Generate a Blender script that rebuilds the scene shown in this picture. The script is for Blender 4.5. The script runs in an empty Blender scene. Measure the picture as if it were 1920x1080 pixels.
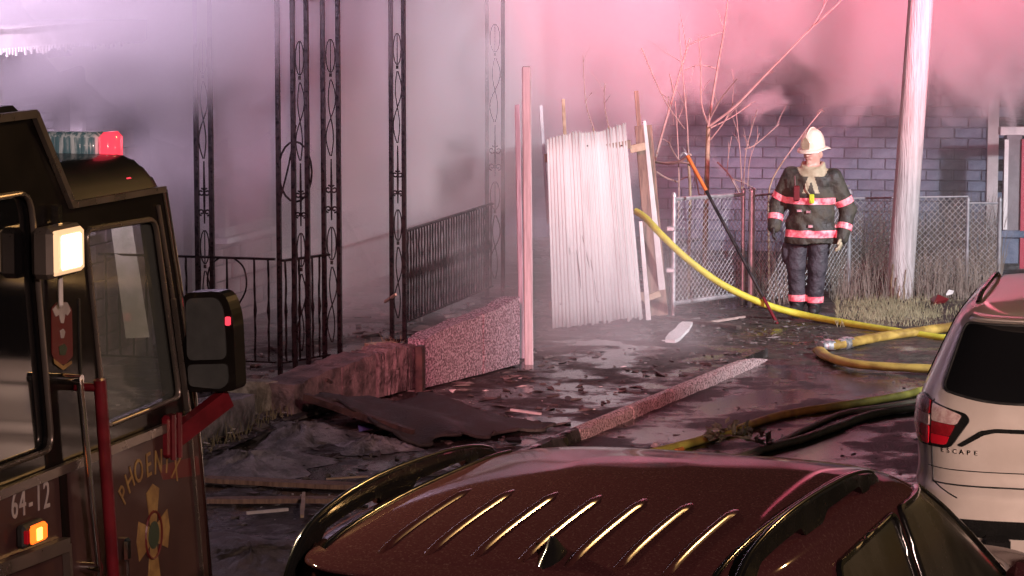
import bpy, bmesh, math, random
import numpy as np
from mathutils import Vector, Matrix
from mathutils.geometry import tessellate_polygon
R = math.radians
random.seed(7)
rng = np.random.default_rng(7)
S = bpy.context.scene
C = S.collection

# ------------------------------------------------------------------ camera
CAMZ, PITCH, F = 3.6, R(6.63), 5500.0          # height, tilt down, focal length in pixels of a 1920 wide frame
cam = bpy.data.objects.new('camera', bpy.data.cameras.new('camera'))
C.objects.link(cam)
cam.location = (0, 0, CAMZ)
cam.rotation_euler = (R(90) - PITCH, 0, 0)
cam.data.sensor_width = 36
cam.data.lens = 36 * F / 1920
cam.data.clip_start = 0.1
cam.data.clip_end = 3000
S.camera = cam

# ------------------------------------------------------------------ sky, moon, lamps, exposure
S.view_settings.view_transform = 'Standard'
S.view_settings.look = 'None'
S.view_settings.exposure = 0.0
S.view_settings.gamma = 1.0
S.view_settings.use_curve_mapping = False
cy = S.cycles
cy.use_denoising = True
cy.max_bounces = 6
cy.diffuse_bounces = 2
cy.glossy_bounces = 3
cy.transmission_bounces = 6
cy.transparent_max_bounces = 12
cy.volume_bounces = 1
cy.volume_step_rate = 1.0
cy.volume_max_steps = 256
cy.sample_clamp_indirect = 4.0
cy.sample_clamp_direct = 0.0

W = bpy.data.worlds.new('World')
S.world = W
W.use_nodes = True
wn = W.node_tree
bg = wn.nodes['Background']
sk = wn.nodes.new('ShaderNodeTexSky')
sk.sky_type = 'NISHITA'
sk.sun_disc = False
sk.sun_elevation = R(4)
sk.sun_rotation = R(70)
wn.links.new(sk.outputs[0], bg.inputs[0])
bg.inputs[1].default_value = 0.006

def lamp(name, kind, loc, energy, color, target=None, **kw):
    l = bpy.data.lights.new(name, kind)
    l.energy = energy
    l.color = color
    for k, v in kw.items():
        setattr(l, k, v)
    o = bpy.data.objects.new(name, l)
    C.objects.link(o)
    o.location = loc
    if target is not None:
        d = Vector(target) - Vector(loc)
        o.rotation_euler = d.to_track_quat('-Z', 'Y').to_euler()
    return o
sun = lamp('moon', 'SUN', (0, 0, 30), 0.02, (0.8, 0.85, 1.0), angle=R(0.5))
sun.rotation_euler = (R(86), 0, R(110))
# the fireground's own lamps: sodium street lamps up the road and behind the camera, engines' floodlights and red beacons on both sides, plus one floodlight added for the smoke
lamp('street_lamp_light', 'SPOT', (16.5, 28.2, 11.3), 6000, (1.0, 0.55, 0.2), (1.4, 10, 1.2), spot_size=R(34), spot_blend=0.8, shadow_soft_size=0.2)
lamp('street_lamp_light', 'SPOT', (6.0, -6.0, 8.0), 7200, (1.0, 0.66, 0.56), (0.4, 13, 0.4), spot_size=R(50), spot_blend=0.9, shadow_soft_size=0.25)
lamp('headlight', 'SPOT', (4.9, 3.0, 1.3), 6000, (1.0, 0.72, 0.60), (3.0, 15.5, 1.0), spot_size=R(20), spot_blend=0.6, shadow_soft_size=0.1)
lamp('floodlight', 'SPOT', (9.0, 20.0, 4.4), 9500, (0.93, 0.91, 1.0), (2.9, 29.2, 1.0), spot_size=R(70), spot_blend=1.0, shadow_soft_size=0.2)
lamp('red_beacon', 'SPOT', (8.5, 22.0, 4.6), 30000, (1.0, 0.14, 0.24), (2.5, 31.8, 8.0), spot_size=R(76), spot_blend=0.8, shadow_soft_size=0.3)
lamp('red_beacon', 'SPOT', (-0.5, 11.5, 3.9), 7500, (1.0, 0.24, 0.32), (0.5, 26.2, 1.2), spot_size=R(30), spot_blend=1.0, shadow_soft_size=0.3)
lamp('floodlight', 'SPOT', (-3.2, 9.0, 4.7), 46000, (0.96, 0.70, 1.0), (-4.4, 24, 7.1), spot_size=R(50), spot_blend=0.9, shadow_soft_size=0.3)
lamp('floodlight', 'SPOT', (1.2, 18.5, 6.4), 12000, (0.98, 0.70, 0.95), (-3.4, 24.5, 6.6), spot_size=R(60), spot_blend=0.8, shadow_soft_size=0.2)  # unseen side floodlight, added so the smoke billows show shading

# ------------------------------------------------------------------ pixel <-> place
FW = Vector((0, math.cos(PITCH), -math.sin(PITCH)))
UP = Vector((0, math.sin(PITCH), math.cos(PITCH)))
CP = Vector((0, 0, CAMZ))
def ray(px, py):
    return FW + Vector((1, 0, 0)) * ((px - 960) / F) + UP * ((540 - py) / F)
def gnd(px, py, z=0.0):
    d = ray(px, py)
    return CP + d * ((z - CAMZ) / d.z)
def dep(px, py, y):
    d = ray(px, py)
    return CP + d * (y / d.y)

# ------------------------------------------------------------------ objects
MW = {}
def setp(o, label=None, cat=None, group=None, kind=None):
    for k, v in (('label', label), ('category', cat), ('group', group), ('kind', kind)):
        if v:
            o[k] = v
    return o
def thing(name, label, cat, loc=(0, 0, 0), rz=0.0, group=None):
    o = bpy.data.objects.new(name, None)
    C.objects.link(o)
    o.location = loc
    o.rotation_euler = (0, 0, rz)
    o.empty_display_size = 0.2
    MW[o] = Matrix.Translation(Vector(loc)) @ Matrix.Rotation(rz, 4, 'Z')
    return setp(o, label, cat, group)

class MB:
    def __init__(s):
        s.v, s.f, s.m = [], [], []
    def add(s, vs, fs, mi=0):
        b = len(s.v)
        s.v.extend([tuple(p) for p in vs])
        s.f.extend([tuple(i + b for i in f) for f in fs])
        s.m.extend([mi] * len(fs))
        return s
    def hexa(s, p, mi=0):      # 8 points: bottom 4 then top 4
        return s.add(p, [(3, 2, 1, 0), (4, 5, 6, 7), (0, 1, 5, 4), (1, 2, 6, 5), (2, 3, 7, 6), (3, 0, 4, 7)], mi)
    def box(s, c, d, rot=None, mi=0, bev=0.0):
        x, y, z = d[0] / 2, d[1] / 2, d[2] / 2
        if bev > 0:
            return s._bbox(c, (x, y, z), rot, mi, bev)
        p = [Vector(q) for q in ((-x, -y, -z), (x, -y, -z), (x, y, -z), (-x, y, -z), (-x, -y, z), (x, -y, z), (x, y, z), (-x, y, z))]
        if rot is not None:
            p = [rot @ q for q in p]
        return s.hexa([q + Vector(c) for q in p], mi)
    def _bbox(s, c, h, rot, mi, b):
        x, y, z = h
        b = min(b, x * .9, y * .9, z * .9)
        vs = []
        for sx in (-1, 1):
            for sy in (-1, 1):
                for sz in (-1, 1):
                    vs += [(sx * x, sy * (y - b), sz * (z - b)), (sx * (x - b), sy * y, sz * (z - b)), (sx * (x - b), sy * (y - b), sz * z)]
        bm = bmesh.new()
        for q in vs:
            bm.verts.new(q)
        bmesh.ops.convex_hull(bm, input=bm.verts[:])
        bmesh.ops.dissolve_limit(bm, angle_limit=0.02, verts=bm.verts[:], edges=bm.edges[:])
        bm.verts.index_update()
        P = [Vector(q.co) for q in bm.verts]
        if rot is not None:
            P = [rot @ q for q in P]
        s.add([q + Vector(c) for q in P], [[w.index for w in f.verts] for f in bm.faces], mi)
        bm.free()
        return s
    def beam(s, a, b, w, h, up=(0, 0, 1), mi=0, w2=None):     # bar from a to b
        a, b = Vector(a), Vector(b)
        t = (b - a).normalized()
        u = Vector(up)
        if abs(t.dot(u)) > .95:
            u = Vector((0, 1, 0))
        x = t.cross(u).normalized()
        n = x.cross(t).normalized()
        w2 = w2 or w
        def q(p, ww):
            return [p - x * ww / 2 - n * h / 2, p + x * ww / 2 - n * h / 2, p + x * ww / 2 + n * h / 2, p - x * ww / 2 + n * h / 2]
        return s.hexa(q(a, w) + q(b, w2), mi)
    def tube(s, path, r, n=6, mi=0, close=False, squash=1.0):
        P = [Vector(p) for p in path]
        rs = r if isinstance(r, (list, tuple)) else [r] * len(P)
        up = None
        rings = []
        for i, p in enumerate(P):
            if close:
                t = (P[(i + 1) % len(P)] - P[i - 1]).normalized()
            else:
                t = (P[min(i + 1, len(P) - 1)] - P[max(i - 1, 0)]).normalized()
            if up is None:
                up = Vector((0, 0, 1)) if abs(t.z) < .9 else Vector((1, 0, 0))
            x = t.cross(up).normalized()
            up = x.cross(t).normalized()
            rings.append([p + (x * math.cos(k * 2 * math.pi / n) + up * math.sin(k * 2 * math.pi / n) * squash) * rs[i] for k in range(n)])
        vs = [q for g in rings for q in g]
        fs = []
        m = len(P)
        for i in range(m if close else m - 1):
            j = (i + 1) % m
            for k in range(n):
                fs.append((i * n + k, i * n + (k + 1) % n, j * n + (k + 1) % n, j * n + k))
        if not close:
            fs.append(tuple(range(n))[::-1])
            fs.append(tuple((m - 1) * n + k for k in range(n)))
        return s.add(vs, fs, mi)
    def plate(s, outer, holes, f, t0, t1, mi=0):       # polygon with holes; f(p2, t) -> 3D
        loops = [outer] + list(holes)
        flat = [p for l in loops for p in l]
        tris = tessellate_polygon([[Vector((p[0], p[1], 0)) for p in l] for l in loops])
        n = len(flat)
        vs = [f(p, t1) for p in flat] + [f(p, t0) for p in flat]
        fs = [tuple(t) for t in tris] + [tuple(i + n for i in t)[::-1] for t in tris]
        b = 0
        for l in loops:
            m = len(l)
            for i in range(m):
                j = (i + 1) % m
                fs.append((b + i, b + j, b + j + n, b + i + n))
            b += m
        return s.add(vs, fs, mi)
    def lathe(s, prof, c=(0, 0, 0), n=20, mi=0, sx=1.0, sy=1.0):
        vs, fs = [], []
        for (r, z) in prof:
            for k in range(n):
                a = 2 * math.pi * k / n
                vs.append((c[0] + r * sx * math.cos(a), c[1] + r * sy * math.sin(a), c[2] + z))
        for i in range(len(prof) - 1):
            for k in range(n):
                fs.append((i * n + k, i * n + (k + 1) % n, (i + 1) * n + (k + 1) % n, (i + 1) * n + k))
        fs.append(tuple(range(n))[::-1])
        fs.append(tuple((len(prof) - 1) * n + k for k in range(n)))
        return s.add(vs, fs, mi)
    def grid(s, fn, nu, nv, mi=0):
        vs = [fn(i / nu, j / nv) for i in range(nu + 1) for j in range(nv + 1)]
        fs = [(i * (nv + 1) + j, (i + 1) * (nv + 1) + j, (i + 1) * (nv + 1) + j + 1, i * (nv + 1) + j + 1) for i in range(nu) for j in range(nv)]
        return s.add(vs, fs, mi)
    def rock(s, c, r, seed, mi=0, fl=1.0):
        g = random.Random(seed)
        bm = bmesh.new()
        for k in range(9):
            d = Vector((g.uniform(-1, 1), g.uniform(-1, 1), g.uniform(-1, 1))).normalized()
            bm.verts.new(d * r * g.uniform(.7, 1.1))
        bmesh.ops.convex_hull(bm, input=bm.verts[:])
        bm.verts.index_update()
        s.add([(q.co.x + c[0], q.co.y + c[1], q.co.z * fl + c[2]) for q in bm.verts], [[w.index for w in f.verts] for f in bm.faces], mi)
        bm.free()
        return s
    def build(s, name, mat, parent=None, world=False, smooth=False, fix=True, loc=None):
        me = bpy.data.meshes.new(name)
        V = s.v
        root = parent
        while root is not None and root.parent is not None:
            root = root.parent
        if world and root is not None:
            inv = MW[root].inverted()
            V = [tuple(inv @ Vector(p)) for p in V]
        if loc is not None:
            L = Vector(loc)
            V = [tuple(Vector(p) - L) for p in V]
        me.from_pydata(V, [], s.f)
        for m in (mat if isinstance(mat, (list, tuple)) else [mat]):
            me.materials.append(m)
        if any(s.m):
            me.polygons.foreach_set('material_index', s.m)
        if fix:
            bm = bmesh.new()
            bm.from_mesh(me)
            bmesh.ops.recalc_face_normals(bm, faces=bm.faces[:])
            bm.to_mesh(me)
            bm.free()
        if smooth:
            me.polygons.foreach_set('use_smooth', [True] * len(me.polygons))
            if smooth != 'all':
                me.set_sharp_from_angle(angle=R(smooth if smooth is not True else 40))
        me.update()
        o = bpy.data.objects.new(name, me)
        C.objects.link(o)
        if loc is not None:
            o.location = loc
        if parent is not None:
            o.parent = parent
        return o

def rounded(poly, r, n=5):
    out = []
    m = len(poly)
    for i in range(m):
        p0, p, p1 = Vector(poly[i - 1][:2]), Vector(poly[i][:2]), Vector(poly[(i + 1) % m][:2])
        rr = r[i] if isinstance(r, (list, tuple)) else r
        d0, d1 = (p0 - p), (p1 - p)
        q = min(rr, d0.length * .45, d1.length * .45)
        a, b = p + d0.normalized() * q, p + d1.normalized() * q
        for k in range(n + 1):
            t = k / n
            out.append(tuple(a * (1 - t) ** 2 + p * 2 * t * (1 - t) + b * t * t))
    return out
def smooth_path(pts, n=6):
    P = [Vector(p) for p in pts]
    out = []
    for i in range(len(P) - 1):
        p0, p1, p2, p3 = P[max(i - 1, 0)], P[i], P[i + 1], P[min(i + 2, len(P) - 1)]
        for k in range(n):
            t = k / n
            out.append(0.5 * ((2 * p1) + (p2 - p0) * t + (2 * p0 - 5 * p1 + 4 * p2 - p3) * t * t + (3 * p1 - p0 - 3 * p2 + p3) * t ** 3))
    out.append(P[-1])
    return out
def glyphs(text, spots, mat, name, parent, world=False):       # spots: one function per letter, (x, y, depth) -> place
    b = MB()
    for ch, fn in zip(text, spots):
        cu = bpy.data.curves.new('glyph', 'FONT')
        cu.body = ch
        cu.size = 1.0
        cu.extrude = 0.5
        cu.resolution_u = 3
        cu.align_x = 'CENTER'
        ob = bpy.data.objects.new('glyph', cu)
        me = ob.to_mesh()
        b.add([fn(v.co.x, v.co.y, v.co.z + .5) for v in me.vertices], [tuple(p.vertices) for p in me.polygons])
        ob.to_mesh_clear()
        bpy.data.objects.remove(ob)
        bpy.data.curves.remove(cu)
    return b.build(name, mat, parent, world)

# ------------------------------------------------------------------ materials
def mat(name, c1, c2=None, rough=0.6, rough2=None, metal=0.0, scale=4.0, detail=6.0, lo=0.35, hi=0.65, bump=0.0, bscale=30.0, bdist=0.01,
        coat=0.0, stretch=(1, 1, 1), emit=None, estr=0.0, trans=0.0, spec=0.5, drops=0.0, dscale=90.0, alpha=1.0):
    m = bpy.data.materials.new(name)
    m.use_nodes = True
    nt = m.node_tree
    p = nt.nodes['Principled BSDF']
    N, L = nt.nodes.new, nt.links.new
    p.inputs['Metallic'].default_value = metal
    p.inputs['Roughness'].default_value = rough
    p.inputs['Coat Weight'].default_value = coat
    p.inputs['Coat Roughness'].default_value = 0.06
    p.inputs['Specular IOR Level'].default_value = spec
    p.inputs['Transmission Weight'].default_value = trans
    p.inputs['Alpha'].default_value = alpha
    p.inputs['Base Color'].default_value = (*c1, 1)
    if emit:
        p.inputs['Emission Color'].default_value = (*emit, 1)
        p.inputs['Emission Strength'].default_value = estr
    tc = N('ShaderNodeTexCoord')
    mp = N('ShaderNodeMapping')
    mp.inputs['Scale'].default_value = stretch
    L(tc.outputs['Object'], mp.inputs[0])
    if c2 is not None or rough2 is not None:
        nz = N('ShaderNodeTexNoise')
        nz.inputs['Scale'].default_value = scale
        nz.inputs['Detail'].default_value = detail
        nz.inputs['Roughness'].default_value = 0.62
        L(mp.outputs[0], nz.inputs['Vector'])
        rm = N('ShaderNodeMapRange')
        rm.interpolation_type = 'SMOOTHSTEP'
        rm.inputs[1].default_value = lo
        rm.inputs[2].default_value = hi
        L(nz.outputs[0], rm.inputs[0])
        if c2 is not None:
            mx = N('ShaderNodeMix')
            mx.data_type = 'RGBA'
            mx.inputs[6].default_value = (*c1, 1)
            mx.inputs[7].default_value = (*c2, 1)
            L(rm.outputs[0], mx.inputs[0])
            L(mx.outputs[2], p.inputs['Base Color'])
        if rough2 is not None:
            r2 = N('ShaderNodeMapRange')
            r2.inputs[3].default_value = rough
            r2.inputs[4].default_value = rough2
            L(rm.outputs[0], r2.inputs[0])
            L(r2.outputs[0], p.inputs['Roughness'])
    last = None
    if bump > 0:
        bn = N('ShaderNodeTexNoise')
        bn.inputs['Scale'].default_value = bscale
        bn.inputs['Detail'].default_value = 5
        L(mp.outputs[0], bn.inputs['Vector'])
        bp = N('ShaderNodeBump')
        bp.inputs['Strength'].default_value = bump
        bp.inputs['Distance'].default_value = bdist
        L(bn.outputs[0], bp.inputs['Height'])
        last = bp
    if drops > 0:
        vo = N('ShaderNodeTexVoronoi')
        vo.inputs['Scale'].default_value = dscale
        L(tc.outputs['Object'], vo.inputs['Vector'])
        dr = N('ShaderNodeMapRange')
        dr.interpolation_type = 'SMOOTHSTEP'
        dr.inputs[1].default_value = 0.34
        dr.inputs[2].default_value = 0.05
        L(vo.outputs['Distance'], dr.inputs[0])
        bp = N('ShaderNodeBump')
        bp.inputs['Strength'].default_value = drops
        bp.inputs['Distance'].default_value = 0.004
        L(dr.outputs[0], bp.inputs['Height'])
        if last:
            L(last.outputs[0], bp.inputs['Normal'])
        last = bp
    if last:
        L(last.outputs[0], p.inputs['Normal'])
    return m

def wet(name, dry1, dry2, wetc, scale, lo, hi, bscale=30, bump=.8, rdry=.6, rwet=.05, stretch=(1, 1, 1)):
    """ground with standing water: puddles are smooth and dark, the rest rough"""
    m = mat(name, dry1, dry2, rdry, scale=7)
    nt = m.node_tree
    N, L = nt.nodes.new, nt.links.new
    p = nt.nodes['Principled BSDF']
    p.inputs['Specular IOR Level'].default_value = .36
    tc = N('ShaderNodeTexCoord')
    mp = N('ShaderNodeMapping')
    mp.inputs['Scale'].default_value = stretch
    L(tc.outputs['Object'], mp.inputs[0])
    nz = N('ShaderNodeTexNoise')
    nz.inputs['Scale'].default_value = scale
    nz.inputs['Detail'].default_value = 7
    nz.inputs['Roughness'].default_value = .6
    L(mp.outputs[0], nz.inputs['Vector'])
    r = N('ShaderNodeMapRange')
    r.interpolation_type = 'SMOOTHSTEP'
    r.inputs[1].default_value, r.inputs[2].default_value = lo, hi
    L(nz.outputs[0], r.inputs[0])
    mx = N('ShaderNodeMix')
    mx.data_type = 'RGBA'
    old = p.inputs['Base Color'].links[0].from_socket
    L(r.outputs[0], mx.inputs[0])
    mx.inputs[6].default_value = (*wetc, 1)
    L(old, mx.inputs[7])
    L(mx.outputs[2], p.inputs['Base Color'])
    rr = N('ShaderNodeMapRange')
    rr.inputs[3].default_value, rr.inputs[4].default_value = rwet, rdry
    L(r.outputs[0], rr.inputs[0])
    L(rr.outputs[0], p.inputs['Roughness'])
    bn = N('ShaderNodeTexNoise')
    bn.inputs['Scale'].default_value = bscale
    bn.inputs['Detail'].default_value = 6
    L(tc.outputs['Object'], bn.inputs['Vector'])
    bs = N('ShaderNodeMapRange')
    bs.inputs[3].default_value, bs.inputs[4].default_value = .10 * bump, bump
    L(r.outputs[0], bs.inputs[0])
    bp = N('ShaderNodeBump')
    bp.inputs['Distance'].default_value = .02
    L(bs.outputs[0], bp.inputs['Strength'])
    L(bn.outputs[0], bp.inputs['Height'])
    L(bp.outputs[0], p.inputs['Normal'])
    return m
M = {}
M['road'] = wet('wet_asphalt', (.018, .017, .017), (.036, .034, .033), (.008, .008, .009), 1.2, .46, .57, 45, 1.0, .55, .035)
M['walk'] = wet('wet_dirty_concrete', (.024, .021, .019), (.075, .066, .06), (.014, .012, .011), 1.7, .42, .58, 26, 1.0, .75, .07)
M['dirt'] = wet('wet_mud', (.022, .019, .015), (.06, .052, .04), (.014, .012, .010), 1.9, .36, .6, 22, 1.0, .8, .12)
M['yard'] = wet('ash_and_mud', (.018, .016, .014), (.06, .054, .045), (.012, .011, .010), 2.6, .34, .6, 18, 1.0, .85, .2)
M['kerb'] = mat('kerb_stone', (.2, .14, .135), (.62, .48, .46), .2, .5, scale=60, detail=8, lo=.38, hi=.64, bump=1.0, bscale=70, bdist=.03)  # pale specks put wet sparkle into the stone's colour
M['iron'] = mat('black_wrought_iron', (.005, .005, .006), (.014, .010, .010), .2, .45, scale=25, bump=.5, bscale=60, spec=.22)
M['brick_a'] = mat('soot_brick', (.2, .14, .13), (.3, .23, .21), .8, scale=9, bump=.6, bscale=60)
M['brick_b'] = mat('pale_soot_brick', (.26, .21, .2), (.36, .3, .28), .8, scale=9, bump=.6, bscale=60)
M['mortar'] = mat('mortar', (.1, .09, .085), (.16, .14, .13), .9, scale=12)
M['block_a'] = mat('grey_block', (.13, .18, .26), (.2, .26, .35), .75, scale=7, bump=.7, bscale=45)
M['block_b'] = mat('worn_grey_block', (.11, .145, .21), (.18, .22, .295), .75, scale=7, bump=.7, bscale=45)
M['mortar2'] = mat('dark_mortar', (.10, .125, .17), (.14, .165, .21), .9, scale=12)
M['white'] = mat('dirty_white_paint', (.62, .6, .58), (.78, .76, .74), .5, .7, scale=3, bump=.2, bscale=40)
M['panel'] = mat('white_corrugated_sheet', (.42, .38, .365), (.54, .51, .49), .4, .6, scale=2.2, stretch=(1, 1, .3), lo=.3, hi=.6)
M['wood'] = mat('weathered_wood', (.16, .1, .075), (.3, .2, .15), .6, .8, scale=6, stretch=(6, 6, .5), bump=.5, bscale=40)
M['darkwood'] = mat('charred_wood', (.03, .022, .02), (.1, .065, .05), .4, .8, scale=6, bump=.6, bscale=40)
M['palewood'] = mat('pale_split_wood', (.34, .25, .16), (.5, .4, .28), .5, .7, scale=8, bump=.4, bscale=40)
M['greywood'] = mat('grey_weathered_post', (.36, .34, .35), (.55, .52, .53), .6, .8, scale=5, stretch=(8, 8, .5), bump=.5, bscale=30)
M['pole'] = mat('utility_pole_wood', (.33, .31, .3), (.5, .47, .46), .7, .85, scale=5, stretch=(5, 5, .35), bump=.8, bscale=20, bdist=.02)
M['polewood'] = mat('split_pole_wood', (.14, .09, .05), (.26, .19, .11), .8, scale=7, stretch=(5, 5, .5), bump=.6, bscale=30)
M['galv'] = mat('galvanised_steel', (.45, .46, .47), (.6, .6, .6), .35, .55, metal=.7, scale=12)
M['dullsteel'] = mat('dull_steel', (.2, .2, .21), (.3, .3, .31), .5, .7, metal=.5, scale=12)
M['redlit'] = mat('red_lit_edge', (.45, .03, .06), None, .4)  # red light on the porch edge is put into this colour
M['bark'] = mat('bark', (.2, .16, .1), (.34, .29, .19), .7, scale=18, bump=.5, bscale=60)
M['twig'] = mat('bare_twig', (.26, .2, .17), (.36, .29, .25), .7, scale=18)
M['hose_y'] = mat('yellow_hose_jacket', (.42, .42, .03), (.52, .5, .05), .55, .7, scale=14, bump=.4, bscale=160, bdist=.004)
M['hose_o'] = mat('amber_hose_jacket', (.16, .10, .02), (.36, .25, .05), .5, .7, scale=5, bump=.4, bscale=120, bdist=.004)
M['hose_g'] = mat('olive_hose_jacket', (.18, .17, .03), (.36, .34, .06), .5, .7, scale=6, bump=.4, bscale=120, bdist=.004)
M['hose_d'] = mat('grey_hose_jacket', (.18, .16, .11), (.3, .27, .19), .5, .7, scale=6, bump=.4, bscale=120, bdist=.004)
M['alu'] = mat('cast_aluminium', (.6, .6, .6), (.7, .7, .7), .25, .45, metal=.9, scale=20)
M['red'] = mat('red_paint', (.10, .006, .012), (.15, .01, .018), .3, scale=10, coat=.4)
M['orange'] = mat('orange_paint', (.55, .14, .03), (.62, .2, .05), .4, scale=10)
M['blackpaint'] = mat('black_paint', (.008, .008, .009), (.02, .018, .018), .3, .45, scale=10)
M['grass'] = mat('dry_grass', (.12, .11, .055), (.24, .21, .12), .7, scale=5)
M['weed'] = mat('dead_weed', (.12, .095, .075), (.2, .16, .13), .8, scale=5)
M['rubble'] = mat('rubble', (.04, .034, .03), (.14, .12, .11), .4, .8, scale=9, bump=.6, bscale=50)
M['ash'] = mat('grey_ash', (.09, .085, .085), (.32, .30, .31), .5, .9, scale=6, bump=.8, bscale=25, bdist=.03)
M['carpet'] = mat('sodden_carpet', (.02, .019, .017), (.055, .052, .044), .55, .8, scale=3, bump=.6, bscale=60, bdist=.02)
M['litter'] = mat('pale_litter', (.5, .48, .46), (.66, .62, .6), .5, scale=10)
M['leaf'] = mat('wilted_leaf', (.09, .1, .06), (.2, .21, .14), .5, .7, scale=14)
M['stone'] = mat('reddish_stone', (.07, .06, .058), (.24, .2, .19), .4, .7, scale=7, bump=.9, bscale=35, bdist=.02)
M['greystone'] = mat('green_grey_stone', (.14, .14, .11), (.42, .43, .35), .4, .7, scale=7, bump=.9, bscale=35, bdist=.02)
M['sparkle'] = mat('wet_pebbledash', (.17, .13, .145), (.56, .48, .53), .15, .4, scale=60, lo=.40, hi=.64, bump=1.0, bscale=55, bdist=.03)  # pale specks put wet sparkle into the pebbledash colour
M['truck_black'] = mat('black_truck_paint', (.005, .004, .0038), (.010, .008, .007), .35, .45, scale=2, coat=.35, spec=.08)
M['truck_red'] = mat('dark_red_truck_paint', (.042, .018, .018), (.066, .032, .03), .35, .45, scale=2.5, coat=.3, spec=.2)
M['trim'] = mat('bright_trim', (.3, .26, .23), (.36, .31, .28), .25, .33, metal=.85, scale=3)
M['chrome'] = mat('chrome', (.7, .68, .68), None, .12, metal=1.0)
M['rubber'] = mat('black_rubber', (.01, .01, .01), (.018, .017, .017), .5, .7, scale=20)
M['glass'] = mat('tinted_glass', (.25, .28, .26), None, .03, alpha=.16, spec=.5)
M['greyglass'] = mat('reflection_grey_window', (.035, .033, .03), (.06, .056, .05), .12, .3, scale=2, coat=.6)  # grey reflection on the panes is put into the base colour
M['darkglass'] = mat('dark_tinted_glass', (.006, .006, .007), None, .04, coat=.5, alpha=.96)
M['mirrorglass'] = mat('reflection_grey_mirror', (.05, .055, .055), (.075, .08, .08), .15, .3, scale=3, coat=.5)  # grey-green reflection in the mirror is put into its colour
M['cabin'] = mat('dark_cabin_trim', (.03, .03, .032), (.05, .05, .05), .7, scale=9)
M['lens_on'] = mat('lit_lamp_lens', (.9, .8, .6), None, .2, emit=(1.0, .84, .6), estr=5.0)
M['lens_warm'] = mat('lit_lamp_rim', (.8, .6, .4), None, .3, emit=(1.0, .60, .32), estr=.9)
M['lens_red'] = mat('red_beacon_lens', (.6, .02, .03), None, .15, emit=(1.0, .06, .1), estr=1.3, coat=.5)
M['lens_clear'] = mat('clear_beacon_lens', (.14, .30, .38), (.72, .9, 1.0), .2, .4, scale=16, stretch=(2.5, 2.5, .25), lo=.46, hi=.6, coat=.4, bump=.6, bscale=30)
M['lens_amber'] = mat('lit_amber_lens', (.8, .25, .03), None, .2, emit=(1.0, .12, .01), estr=2.2)
M['lens_amber_hot'] = mat('lit_amber_bulb', (.9, .6, .2), None, .2, emit=(1.0, .55, .1), estr=3.0)
M['gold'] = mat('gold_leaf', (.26, .15, .06), (.4, .26, .1), .45, scale=20, metal=.3)
M['offwhite'] = mat('faded_white_vinyl', (.3, .27, .28), (.42, .38, .39), .5, scale=14)
M['crest_red'] = mat('red_vinyl', (.11, .012, .014), None, .4)
M['crest_dark'] = mat('dark_green_vinyl', (.03, .05, .03), None, .4)
M['maroon'] = mat('wet_maroon_paint', (.066, .022, .025), (.13, .07, .066), .4, .5, metal=.0, scale=110, lo=.52, hi=.72, coat=.4, spec=.0, drops=.4, dscale=70)  # pale speckle puts light on the water drops into the paint colour
M['rib'] = mat('beaded_wet_paint', (.058, .019, .019), (.075, .027, .025), .4, .5, scale=3, coat=1.0, spec=.0, drops=.9, dscale=95)
M['rib'].node_tree.nodes['Principled BSDF'].inputs['Coat Roughness'].default_value = .15
M['beadblack'] = mat('beaded_black_moulding', (.006, .006, .006), (.01, .01, .01), .4, .5, scale=3, coat=1.0, spec=.0, drops=.7, dscale=95)
M['beadblack'].node_tree.nodes['Principled BSDF'].inputs['Coat Roughness'].default_value = .14
M['champagne'] = mat('pale_champagne_paint', (.50, .42, .38), (.55, .47, .43), .35, .42, metal=.15, scale=3, coat=.6, drops=.08, dscale=60)
M['plastic'] = mat('black_plastic', (.008, .008, .008), (.012, .011, .011), .22, .3, scale=4, coat=.5, spec=.1, drops=.08, dscale=70)
M['lamp_red'] = mat('red_tail_lens', (.22, .008, .014), (.3, .012, .02), .1, scale=30, coat=.9, bump=.2, bscale=60)
M['lamp_bright'] = mat('bright_red_tail_lens', (.55, .01, .025), None, .12, coat=.9)
M['lamp_clear'] = mat('clear_tail_lens', (.42, .25, .25), (.6, .45, .42), .12, scale=30, coat=.9)
M['coat'] = mat('turnout_coat', (.018, .017, .014), (.06, .055, .038), .55, .8, scale=5, bump=.8, bscale=16, bdist=.03)
M['trouser'] = mat('turnout_trousers', (.022, .02, .026), (.05, .046, .056), .5, .8, scale=7, bump=.9, bscale=16, bdist=.03)
M['tan'] = mat('worn_tan_cloth', (.3, .27, .17), (.4, .36, .24), .7, scale=12, bump=.5, bscale=40)
M['skin'] = mat('skin', (.42, .25, .19), (.5, .31, .24), .5, scale=14)
M['helmet'] = mat('cream_helmet', (.6, .56, .42), (.72, .68, .55), .3, scale=8, coat=.4)
M['stripe'] = mat('reflective_stripe', (.8, .12, .17), (.9, .36, .38), .35, .5, scale=22, lo=.4, hi=.6)  # pink of the returned red light is put into this colour
M['lime'] = mat('lime_plastic', (.45, .55, .03), None, .4)
M['glove'] = mat('leather_glove', (.025, .022, .02), (.05, .045, .04), .6, scale=12)
M['dark'] = mat('dark_void', (.012, .011, .012), (.02, .018, .02), .9, scale=5)
M['blind'] = mat('white_window_blind', (.66, .64, .68), (.74, .72, .76), .7, scale=6)
M['door'] = mat('grey_door', (.18, .16, .17), (.24, .22, .23), .6, scale=5)
M['palegreen'] = mat('pale_green_streak', (.6, .66, .48), (.8, .84, .66), .6, scale=5)
M['blue'] = mat('blue_plastic', (.1, .11, .3), None, .4)

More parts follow.
